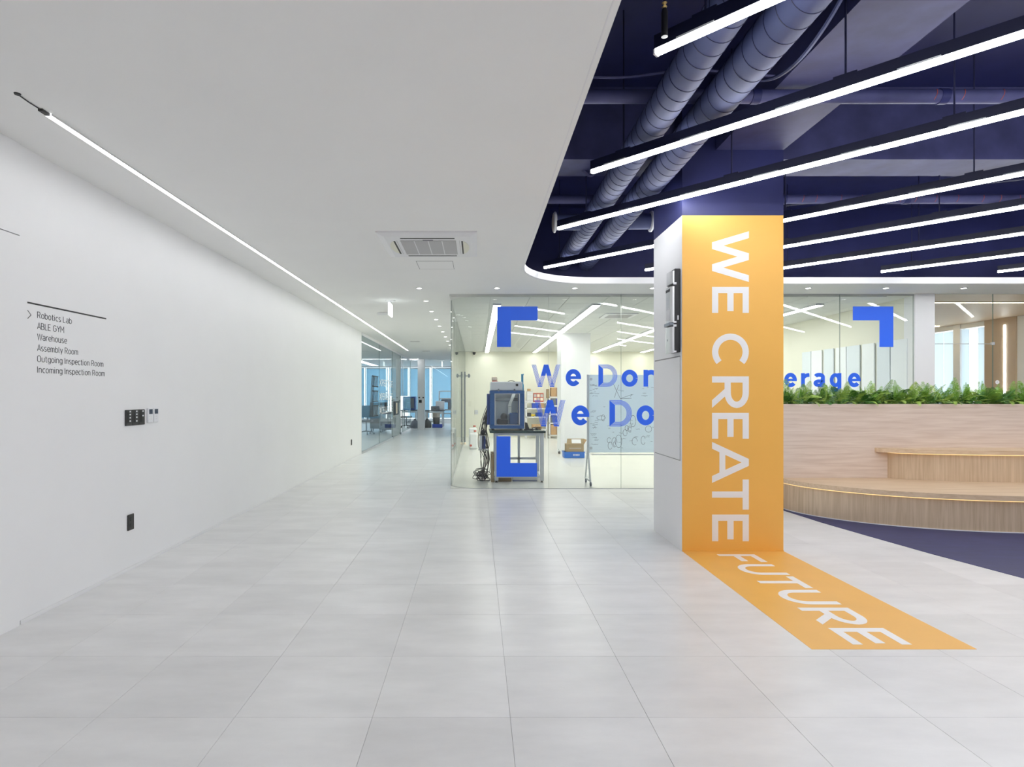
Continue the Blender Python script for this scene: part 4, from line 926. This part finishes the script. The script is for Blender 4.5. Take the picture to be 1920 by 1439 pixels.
for z in (bz1 - .07, bz0 + .07): wp(wbd, MB().lathe([(.022, -.006), (.022, 0)], (bx0 + .06, BY, z), 16, axis='y'), 'fixing_disc', 'alu')
polys = []
def scrib(px, py, rx, ry, a0=0, a1=360, w_=.7): polys.extend([[(q[0], q[1]) for q in p] for p in ribbon(arc(px, py, rx, ry, a0, a1, 14), w_)])
for (px, py, rx, ry) in ((1144, 836, 4, 7), (1152, 830, 5, 9), (1152, 833, 2, 4), (1181, 805, 4, 6), (1181, 805, 2.5, 4), (1175, 803, 3, 5), (1127, 784, 8, 4), (1131, 784, 3, 6), (1187, 790, 5, 11), (1172, 812, 4, 6), (1206, 826, 4, 8), (1190, 828, 5, 7), (1142, 826, 3.5, 5), (1216, 805, 6, 6), (1160, 828, 6, 12)): scrib(px, py, rx, ry, R.uniform(0, 60), R.uniform(330, 400), .55)
for k in range(70):
    x = R.choice([R.uniform(1104, 1116), R.uniform(1128, 1224)]); y = R.choice([R.uniform(720, 745), R.uniform(762, 830), R.uniform(795, 840)]); n_ = R.randint(4, 9)
    polys.extend(ribbon([(x + 1.1 * j, y + R.uniform(-.7, .7)) for j in range(n_)], .4))
for seg_ in (((1163, 748), (1185, 740)), ((1163, 748), (1150, 720)), ((1160, 722), (1152, 746)), ((1185, 740), (1182, 744)), ((1163, 748), (1184, 747))): polys.extend(ribbon(list(seg_), .55))
b = MB()
for p in polys: b.slab([P(q[0], q[1], BY - .0006) for q in p], (0, 1, 0), .0005)
o = wp(wbd, b, 'marker_drawing', 'ink_board'); o['kind'] = 'stuff'

# ------------------------------------------------------------------ lab: things near its column and back wall
YB = 13.35
cr_ = thing('blue_crate', 'low bright blue crate on the floor before the lab column', 'crate', (PX(1075, YB), YB, .003))
b = MB(); b.cbox(-.23, .23, -.16, .16, 0, .14, .012); b.box(-.24, .24, -.17, .17, .125, .14); b.build('body', 'box_blue', cr_)
b = MB(); 
for k in range(5): b.box(-.03 + .03 * k, -.012 + .03 * k, -.172, -.1705, .055, .09)
b.build('print', 'trim_white', cr_)
bx = thing('open_carton', 'open tan cardboard box standing in the blue crate', 'box', (PX(1077, YB), YB, .143))
MB().slab([(-.2, -.14, 0), (.19, -.14, 0), (.19, -.14, .17), (-.2, -.14, .17)], (0, 1, 0), .28).build('body', 'cardboard_dark', bx)
MB().slab([(-.2, -.14, .17), (.19, -.14, .17), (.21, -.05, .29), (-.17, -.05, .29)], (0, 1, .2), .005).build('flap', 'cardboard_dark', bx)
MB().slab([(.19, -.14, .17), (.19, .14, .17), (.25, .14, .27), (.25, -.14, .27)], (1, 0, 0), .005).build('flap', 'cardboard', bx)
MB().slab([(-.08, -.128, .19), (.13, -.128, .19), (.13, -.07, .275), (-.08, -.07, .275)], (0, -1, .3), .004).build('address_label', 'trim_white', bx)
MB().box(-.14, .13, -.1415, -.14, .075, .09).build('tape', 'ac_grille', bx)
pb = thing('floor_stand', 'tiny black gadget standing on the lab floor left of the column', 'gadget', (PX(1049, 14.2), 14.2, .003)); MB().lathe([(.03, 0), (.035, .05), (.01, .06)], seg=12).build('body', 'black', pb); MB().tube([(0, 0, .05), (-.03, 0, .12)], .004, 6).build('antenna', 'black', pb)

YS = 19.3
def shelf_unit(px0, px1, zs, top, label):
    x0, x1 = PX(px0, YS), PX(px1, YS); t = thing('storage_shelf', label, 'shelf', ((x0 + x1) / 2, YS + .2, 0.003)); 
    for x in (x0, x1 - .035):
        for y in (YS, YS + .38): wp(t, MB().box(x, x + .035, y, y + .035, .003, top), 'upright', 'trim_white')
    for z in zs: wp(t, MB().box(x0, x1, YS, YS + .41, z - .03, z), 'shelf_board', 'trim_white')
    return x0, x1
sx0, sx1 = shelf_unit(986, 1026, (.30, .72, 1.0, 1.20), 1.25, 'white lab shelf with tools and red parts cabinet')
sx2, sx3 = shelf_unit(1030, 1062, (.12, .52, .82, 1.10, 1.38), 1.4, 'white lab shelf with blue bins partly behind the column')
def sbox(px0, px1, z0, h, m, name, label, cat, grp=None, y=YS + .03, d=.3):
    return tag(MB().cbox(PX(px0, y), PX(px1, y), y, y + d, z0, z0 + h, .006).build(name, m), label, cat, grp)
for k in range(7):
    pass
dr_ = thing('drawer_cabinet', 'small white drawer cabinet of many trays on the tool shelf', 'drawer cabinet', (PX(994, YS), YS + .15, 1.20)); MB().cbox(-.1, .1, -.1, .12, 0, .36, .006).build('case', 'ac_grille', dr_)
for k in range(8): MB().box(-.095, .095, -.115, -.1, .01 + .043 * k, .04 + .043 * k).build('drawer', 'trim_white', dr_)
rc_ = thing('parts_cabinet', 'red parts cabinet with round white bins on the tool shelf', 'parts cabinet', (PX(1010, YS), YS + .15, 1.20)); MB().cbox(-.17, .17, -.1, .12, 0, .30, .008).build('case', 'red_box', rc_)
for k in range(6): MB().cbox(-.15 + .105 * (k % 3), -.065 + .105 * (k % 3), -.108, -.1, .05 + .12 * (k // 3), .14 + .12 * (k // 3), .004).build('bin_front', 'ac_grille' if k % 2 else 'vent_cream', rc_)
sbox(989, 995, 1.56, .08, 'cardboard', 'small_carton', 'tiny brown carton on top of the drawer cabinet', 'box', y=YS + .1, d=.15)
sbox(998, 1009, 1.0, .17, 'bin_blue', 'storage_bin', 'blue bin on the middle tool shelf under the red cabinet', 'bin')
sbox(1011, 1020, 1.0, .18, 'cardboard', 'shelf_carton', 'tan carton on the middle tool shelf beside the blue bin', 'box')
sbox(989, 996, .72, .12, 'black', 'tool_case', 'black tool case on the lower tool shelf', 'case')
t = thing('yellow_tool', 'yellow hand tool lying on the lower tool shelf', 'tool', (PX(1000, YS), YS + .08, .72)); MB().lathe([(.03, -.075), (.045, -.03), (.03, .03), (.015, .08)], (0, 0, .045), 12, axis='x').build('body', 'yellow', t, True); MB().cbox(-.02, .03, -.02, .02, 0, .05, .006).build('grip', 'charcoal', t)
sbox(1005, 1016, .72, .13, 'monitor_blue', 'storage_bin', 'dark blue bin on the lower tool shelf', 'bin')
sbox(998, 1016, .30, .16, 'cardboard', 'low_box', 'wide tan carton at the bottom of the tool shelf', 'box')
for k, (z, ms) in enumerate(((.12, ('cardboard', 'cardboard')), (.52, ('grey_box', 'grey_box')), (.82, ('bin_blue', 'bin_blue')), (1.10, ('grey_box', 'bin_blue')), (1.38, ('cardboard', 'cardboard')))):
    for j in range(2):
        a = 1033 + 10.3 * j; hh = [.33, .22, .22, .22, .30][k]
        sbox(a, a + 9.7, z, hh, ms[j], 'carton' if 'card' in ms[j] else 'storage_bin', ('left ' if j == 0 else 'right ') + ('brown carton' if 'card' in ms[j] else ('blue bin' if 'blue' in ms[j] else 'grey bin')) + ' on the ' + ['bottom', 'second', 'middle', 'fourth', 'top'][k] + ' board of the shelf by the column', 'box' if 'card' in ms[j] else 'bin', 'boxes on the shelf by the lab column')
sbox(1026, 1030, 1.33, .30, 'cardboard_dark', 'upright_carton', 'narrow brown carton squeezed between the two lab shelves', 'box', y=YS - .0)
# stand, canisters and sockets near the rounded corner
ps_ = thing('clamp_stand', 'tall dark slim pole on a stand near the rounded glass corner', 'stand', (-.362, 17.0, .003))
MB().tube([(0, 0, .03), (0, 0, 2.10)], .022, 10).build('pole', 'steel_dark', ps_); MB().lathe([(.04, 0), (.04, .03), (.025, .06)], seg=18).build('base', 'vent_cream', ps_)
MB().tube([(-.025, 0, 1.98), (.16, 0, 1.98)], .014, 8).build('cross_bar', 'steel_dark', ps_)
for x in (.0, .12): MB().cbox(x - .028, x + .028, -.03, .03, 1.93, 2.04, .008).build('clamp', 'steel_dark', ps_)
for k, (x, y, lab) in enumerate(((-.10, 15.5, 'white plastic canister nearest the rounded glass corner'), (-.12, 16.1, 'white plastic canister behind the front one by the glass corner'))):
    t = thing('canister', lab, 'canister', (x, y, .003), 'white canisters')
    MB().cbox(-.11, .11, -.12, .12, 0, .42 + .1 * k, .03).build('tank', 'jug', t); MB().lathe([(.03, .42 + .1 * k), (.03, .47 + .1 * k)], (.04, 0, 0), 12).build('neck', 'jug', t)
    MB().lathe([(.035, .45 + .1 * k), (.035, .49 + .1 * k)], (.04, 0, 0), 12).build('cap', 'red', t); MB().lathe([(.03, -.01), (.03, 0)], (-.07, -.12, .10), 12, axis='y').build('tap_disc', 'red', t)
t = thing('lab_socket', 'grey double socket on the cream lab wall left of the machine', 'socket', (PX(893, LABY - .01), LABY, .85)); MB().cbox(-.06, .06, -.012, 0, -.07, .07, .004).build('plate', 'alu', t)
for x in (-.028, .028): MB().lathe([(.02, -.014), (.02, -.012)], (x, 0, 0), 12, axis='y').build('receptacle', 'ac_grille', t)
t = thing('lab_camera', 'small black camera at the top of the cream lab wall', 'camera', (PX(889, LABY - .05), LABY - .05, LABC - .06)); MB().lathe([(.05, .05), (.05, .02), (.03, -.03), (.01, -.04)], seg=12).build('dome', 'black', t)

# ------------------------------------------------------------------ left glass room and corridor end
wc = thing('wall_left_glass', 'tall clear glass wall continuing the white wall down the corridor', 'glass wall', kind='structure')
for y0, y1 in ((14.2, 16.8), (16.8, 19.4)): pane(wc, WALLX - .012, WALLX, y0 + .003, y1 - .003, .05, 2.87, 'glass_dark')
MB().box(WALLX - .03, WALLX + .02, 14.19, 19.4, 0, .05).build('floor_channel', 'alu', wc); MB().box(WALLX - .03, WALLX + .02, 14.19, 24.6, 2.87, CEIL).build('head_panel', 'trim_white', wc)
d2 = thing('door_2', 'glass corridor door with a long black pull handle', 'door', kind='structure')
pane(d2, WALLX - .012, WALLX, 19.41, 21.5, .02, 2.87, 'glass_dark')
b = MB(); hy0, hy1 = 19.62, 20.75; b.box(WALLX, WALLX + .02, hy0, hy1, .75, 1.22); b.build('handle_plate', 'black', d2); MB().box(WALLX + .02, WALLX + .03, hy0 + .4, hy0 + .75, .80, 1.17).build('pull_bar', 'vent_cream', d2)
MB().box(WALLX - .02, WALLX + .02, 19.38, 19.5, 0, .07).build('patch_fitting', 'steel_dark', d2); MB().box(WALLX - .02, WALLX + .02, 21.4, 21.5, 0, .07).build('patch_fitting', 'steel_dark', d2)
tag(MB().box(WALLX - .35, WALLX - .05, 21.52, 21.8, 0, CEIL).build('wall_door_post', 'wall'), 'white post beside the corridor glass door', 'wall', kind='structure')
pane(wc, WALLX - .012, WALLX, 21.85, 24.6, .05, 2.87, 'glass_dark')
# lettering on that glass
ge = thing('glass_slogan', 'white and grey slogan lettering with a big striped E on the corridor glass', 'lettering', (WALLX, 16, 1.4))
XG = WALLX + .0005
def gp_(b, n, m): 
    o = b.build(n, m, ge); o.matrix_parent_inverse = ge.matrix_basis.inverted(); return o
def YG(px): return WALLX * F / (px - VX)
ya, yb, yc = YG(693), YG(697.5), YG(706)
za, zb = PZ(783, YG(692)), PZ(705, YG(696))
b = MB()
for k in range(4): b.slab([(XG, ya + .12 * k, za), (XG, ya + .12 * k + .07, za), (XG, ya + .3 + .12 * k + .07, zb), (XG, ya + .3 + .12 * k, zb)], (1, 0, 0), .001)
for zc in (zb - .14, (za + zb) / 2, za + .14):
    for k in range(5): b.slab([(XG, yb + .1 + .16 * k, zc - .13), (XG, yb + .1 + .16 * k + .08, zc - .13), (XG, yb + .2 + .16 * k + .08, zc + .13), (XG, yb + .2 + .16 * k, zc + .13)], (1, 0, 0), .001)
    for dz in (-.15, .13): b.box(XG, XG + .001, yb, yb + 1.0, zc + dz, zc + dz + .03)
gp_(b, 'striped_initial', 'charcoal')
for tx, zc in (('XPERTISE', zb - .14), ('XPERIENCE', (za + zb) / 2), ('XCELLENCE', za + .14)):
    ps = font_polys(tx, .3); mxx = max(q[0] for p in ps for q in p)
    gp_(lay(ps, (XG, yb + 1.15, zc - .11), (0, 2.6 / mxx, 0), (0, 0, 1), (1, 0, 0), .001), 'word', 'letter_white')
# shell of the rooms beyond
tag(MB().box(-8.0, -7.8, 14.2, 31, 0, CEIL).build('wall_far_left', 'wall'), 'white side wall of the left glass room', 'wall', kind='structure')
tag(MB().box(-8.0, WALLX - .2, 14.0, 14.19, 0, CEIL).build('wall_far_front', 'wall'), 'white wall closing the left glass room toward the viewer', 'wall', kind='structure')
tag(MB().box(-8.0, WALLX - .03, 14.19, 24.6, CEIL, CEIL + .08).build('ceiling_left_room', 'ceiling'), 'white ceiling of the left glass room', 'ceiling', kind='structure')
tag(MB().box(-8.0, 3.2, 24.6, 30.2, CEIL, CEIL + .08).build('ceiling_far', 'ceiling'), 'white ceiling of the far bright room', 'ceiling', kind='structure')
tag(MB().box(3.0, 3.2, 24.6, 30.2, 0, CEIL).build('wall_far_right', 'wall'), 'white side wall of the far bright room', 'wall', kind='structure')
tag(MB().box(LABX + .13, 3.2, 24.5, 24.65, 0, CEIL).build('wall_far_return', 'wall'), 'white wall between lab and far room', 'wall', kind='structure')
pf = tag(MB().box(PX(783.5, 24.6), PX(796.2, 24.6), 24.5, 24.8, 0, CEIL).build('wall_far_post', 'wall'), 'white post at the end of the corridor', 'wall', kind='structure')
wf = thing('wall_far_glass', 'clear glass front of the far bright room on both sides of the post', 'glass wall', kind='structure')
pane(wf, WALLX, PX(783.5, 24.6) - .004, 24.6, 24.612, .02, CEIL); pane(wf, PX(796.2, 24.6) + .004, LABX - .02, 24.6, 24.612, .02, CEIL)
t = thing('end_light_strip', 'straight white light strip across the end of the corridor', 'light strip', (-4.75, 24.2, CEIL)); MB().box(0, 2.3, -.025, .025, -.02, 0).build('diffuser', 'lamp_strip', t); MB().box(0, 2.3, -.032, -.025, -.02, 0).build('edge', 'trim_white', t)
t = thing('door_control', 'black square door control on the white end post', 'control', (PX(788, 24.5), 24.5, PZ(753, 24.5))); MB().cbox(-.06, .06, -.02, 0, -.06, .06, .006).build('case', 'black', t); MB().box(-.04, .04, -.022, -.02, 0, .03).build('display', 'screen', t)
for k, px in enumerate((786, 793.5)):
    t = thing('door_button', ['left', 'right'][k] + ' small black button above the door control on the end post', 'button', (PX(px, 24.5), 24.5, PZ(746, 24.5))); MB().lathe([(.03, -.02), (.035, 0)], seg=12, axis='y').build('cap', 'charcoal', t)
# window wall with blue blinds
WY = 30.0
ww = thing('window_3', 'wide daylight window wall at the end of the far room', 'window', kind='structure')
MB().box(-7.8, 3.0, WY, WY + .15, 0, .25).build('sill_wall', 'trim_white', ww); MB().box(-7.8, 3.0, WY, WY + .15, 2.86, CEIL).build('head', 'trim_white', ww)
edges = [-7.8, -5.72, -4.50, -3.49, -2.37, -1.0, .4, 1.8, 3.0]
for k, (a, c) in enumerate(zip(edges, edges[1:])):
    pane(ww, a + .02, c - .02, WY + .06, WY + .07, .25, 2.86, 'glass')
    MB().box(a - .02, a + .02, WY + .03, WY + .12, .25, 2.86).build('mullion', 'trim_white', ww)
    zb_ = [.25, .25, 1.42, .3, .3, .25, .25, .25][k]
    bl = thing('roller_blind', ORD[k] + ' pale blue roller blind from the left on the far window', 'roller blind', ((a + c) / 2, WY - .05, 2.86), 'blue roller blinds')
    wpn = c - a; MB().box(-wpn / 2 + .06, wpn / 2 - .06, 0, .006, zb_ - 2.86, -.06).build('cloth', 'blind_blue', bl); MB().box(-wpn / 2 + .06, wpn / 2 - .06, -.004, .012, zb_ - 2.885, zb_ - 2.86).build('bottom_bar', 'trim_white', bl)
    MB().lathe([(.03, -wpn / 2 + .06), (.03, wpn / 2 - .06)], (0, .02, -.04), 10, axis='x').build('roller', 'trim_white', bl)
# furniture in the far room
def bench(x0, x1, y0, y1, zt, label):
    t = thing('far_table', label, 'table', ((x0 + x1) / 2, (y0 + y1) / 2, 0)); wp(t, MB().box(x0, x1, y0, y1, zt - .04, zt), 'top', 'black')
    for x in (x0 + .03, x1 - .09):
        for y in (y0 + .03, y1 - .09): wp(t, MB().box(x, x + .06, y, y + .06, 0, zt - .04), 'leg', 'alu')
    wp(t, MB().box(x0 + .09, x1 - .09, y1 - .07, y1 - .04, .2, .25), 'rail', 'alu'); wp(t, MB().box(x0 + .09, x1 - .09, y0 + .04, y0 + .07, zt - .12, zt - .05), 'rail', 'alu')
YT = 26.4
bench(PX(751, YT), PX(782, YT), YT, YT + .9, PZ(769, YT), 'dark topped table in the far room left of the post')
bench(PX(796, YT), PX(832, YT), YT, YT + .9, PZ(770, YT), 'dark topped table in the far room right of the post')
t = thing('far_machine', 'blue framed enclosure with clear front on the far left table', 'machine', (PX(767, YT), YT + .3, PZ(769, YT)))
hw_, hh_ = .285, .60
for (x0, x1, z0_, z1_) in ((-hw_, -hw_ + .06, 0, hh_), (hw_ - .06, hw_, 0, hh_), (-hw_ + .06, hw_ - .06, 0, .06), (-hw_ + .06, hw_ - .06, hh_ - .07, hh_)): MB().box(x0, x1, -.25, .25, z0_, z1_).build('frame', 'monitor_blue', t)
MB().box(-hw_ + .06, hw_ - .06, -.22, -.21, .06, hh_ - .07).build('front_pane', 'glass', t); MB().box(-hw_ + .06, hw_ - .06, .2, .21, .06, hh_ - .07).build('back', 'curtain_in', t)
MB().cbox(-.12, .02, -.1, .1, .06, .34, .01).build('inner_unit', 'grey_box', t); MB().tube([(-.26, 0, hh_), (-.26, 0, hh_ + .22)], .012, 6).build('antenna', 'monitor_blue', t)
t = thing('equipment_case', 'dark grey box on the far right table', 'case', (PX(815.5, YT), YT + .2, PZ(770, YT))); MB().cbox(-.18, .18, -.12, .15, 0, .19, .01).build('shell', 'grey_box', t); MB().box(-.05, .05, -.125, -.12, .08, .11).build('handle', 'black', t)
t = thing('gantry_rig', 'aluminium gantry test rig at the right of the far room', 'rig', (PX(838, YT + 1.3), YT + 1.3, 0))
for x in (-.36, .36): MB().box(x - .03, x + .03, -.03, .03, 0, 1.62).build('upright', 'alu', t)
for z in (.55, .72, 1.25, 1.60): MB().box(-.36, .36, -.03, .03, z, z + .05).build('cross_bar', 'alu', t)
MB().cbox(-.28, -.12, -.1, .1, .77, 1.2, .01).build('column_unit', 'steel_dark', t); MB().cbox(.05, .2, -.1, .1, .77, 1.1, .01).build('press_head', 'steel_dark', t); MB().cbox(-.25, .2, -.1, .1, 1.10, 1.25, .01).build('motor', 'grey_box', t)
t = thing('white_cabinet', 'pale equipment cover behind the grey box in the far room', 'cover', (PX(825, 26.9), 26.95, PZ(770, YT))); MB().cbox(-.2, .2, -.1, .1, 0, .42, .02).build('shell', 'plastic_white', t); MB().box(-.15, .15, -.105, -.1, .05, .07).build('vent', 'ac_grille', t)
t = thing('far_crate', 'blue plastic crate on the floor under the far right table', 'crate', (PX(820, 25.9), 25.9, 0)); b = MB(); b.box(-.22, .22, -.15, .15, 0, .02)
for (x0, x1, y0, y1) in ((-.22, .22, -.15, -.13), (-.22, .22, .13, .15), (-.22, -.2, -.15, .15), (.2, .22, -.15, .15)): b.box(x0, x1, y0, y1, 0, .15)
b.build('tub', 'bin_blue', t); MB().box(-.23, .23, -.16, -.13, .14, .165).build('rim', 'bin_blue', t)
t = thing('black_bin', 'black bin under the far right table', 'bin', (PX(818, 27), 27.0, 0)); MB().lathe([(.13, 0), (.17, .42), (.16, .42)], seg=14).build('tub', 'black', t); MB().lathe([(.18, .42), (.18, .62), (.12, .64)], seg=14).build('liner', 'vent_cream', t)
for k, (px, Y, lab) in enumerate(((762, 25.8, 'office chair base with castors below the far left table'), (687, 21.5, 'office chair behind the corridor glass'))):
    t = thing('office_chair', lab, 'chair', (PX(px, Y), Y, 0))
    for j in range(5):
        a = 2 * PI * j / 5; MB().tube([(0, 0, .12), (.28 * math.cos(a), .28 * math.sin(a), .08)], [.025, .015], 6).build('leg', 'black', t); MB().lathe([(.03, -.02), (.03, .02)], (.28 * math.cos(a), .28 * math.sin(a), .03), 10, axis='x').build('castor', 'black', t)
    MB().tube([(0, 0, .1), (0, 0, .44)], .025, 8).build('gas_lift', 'steel_dark', t); MB().cbox(-.23, .23, -.22, .22, .44, .52, .03).build('seat', 'charcoal', t)
    if k: MB().cbox(-.21, .21, .2, .26, .6, 1.05, .03).build('backrest', 'charcoal', t); MB().box(-.03, .03, .22, .25, .48, .62).build('back_stem', 'black', t)
for k, (px, Y) in enumerate(((778, 25.5), (801, 25.9))):
    t = thing('equipment_bag', ['rounded grey blue bag on the floor left of the post', 'dark bag on the floor right of the post'][k], 'bag', (PX(px, Y), Y, 0)); MB().lathe([(.18, 0), (.2, .08), (.17, .26), (.06, .36)], seg=14).build('body', 'grey_box' if k == 0 else 'charcoal', t, True); MB().lathe([(.04, .34), (.05, .4)], seg=10).build('neck', 'charcoal', t)
# dark equipment row behind the corridor glass
for k, (x, y, h_, m) in enumerate(((-4.9, 22.6, .95, 'grey_box'), (-3.9, 23.2, 1.15, 'charcoal'), (-3.4, 22.4, .8, 'grey_box'))):
    t = thing('equipment_cart', ['low grey equipment cart', 'tall dark equipment cart', 'small grey equipment cart nearest the door'][k] + ' behind the corridor glass', 'cart', (x, y, 0))
    MB().cbox(-.3, .3, -.25, .25, .12, h_, .02).build('cabinet', m, t); MB().box(-.26, .26, -.256, -.25, h_ * .55, h_ * .9).build('front_panel', 'alu', t)
    for sx in (-.25, .25):
        for sy in (-.2, .2): MB().lathe([(.045, -.02), (.045, .02)], (sx, sy, .06), 10, axis='x').build('castor', 'black', t); MB().box(sx - .01, sx + .01, sy - .01, sy + .01, .06, .13).build('castor_stem', 'steel_dark', t)
t = thing('added_room_strip', 'added out-of-sight light strip that brightens the left glass room', 'light strip', (-5.6, 15.2, CEIL)); MB().box(-.04, .04, 0, 8.5, -.03, 0).build('diffuser', 'lamp_strip', t); MB().box(-.046, -.04, 0, 8.5, -.03, 0).build('edge', 'trim_white', t)  # added strip, placed out of sight to light this room
for k, x in enumerate((-5.2, -.6)):  # invented lamps, added to lift the light in the far room
    t = thing('added_far_lamp', ['left', 'right'][k] + ' added linear lamp that brightens the far room', 'ceiling lamp', (x, 25.2, CEIL)); MB().box(-.05, .05, 0, 4.2, -.03, 0).build('diffuser', 'lamp_strip', t); MB().box(-.056, -.05, 0, 4.2, -.03, 0).build('edge', 'trim_white', t)

for o in bpy.data.objects:
    if o.type == 'MESH': o.data.validate()
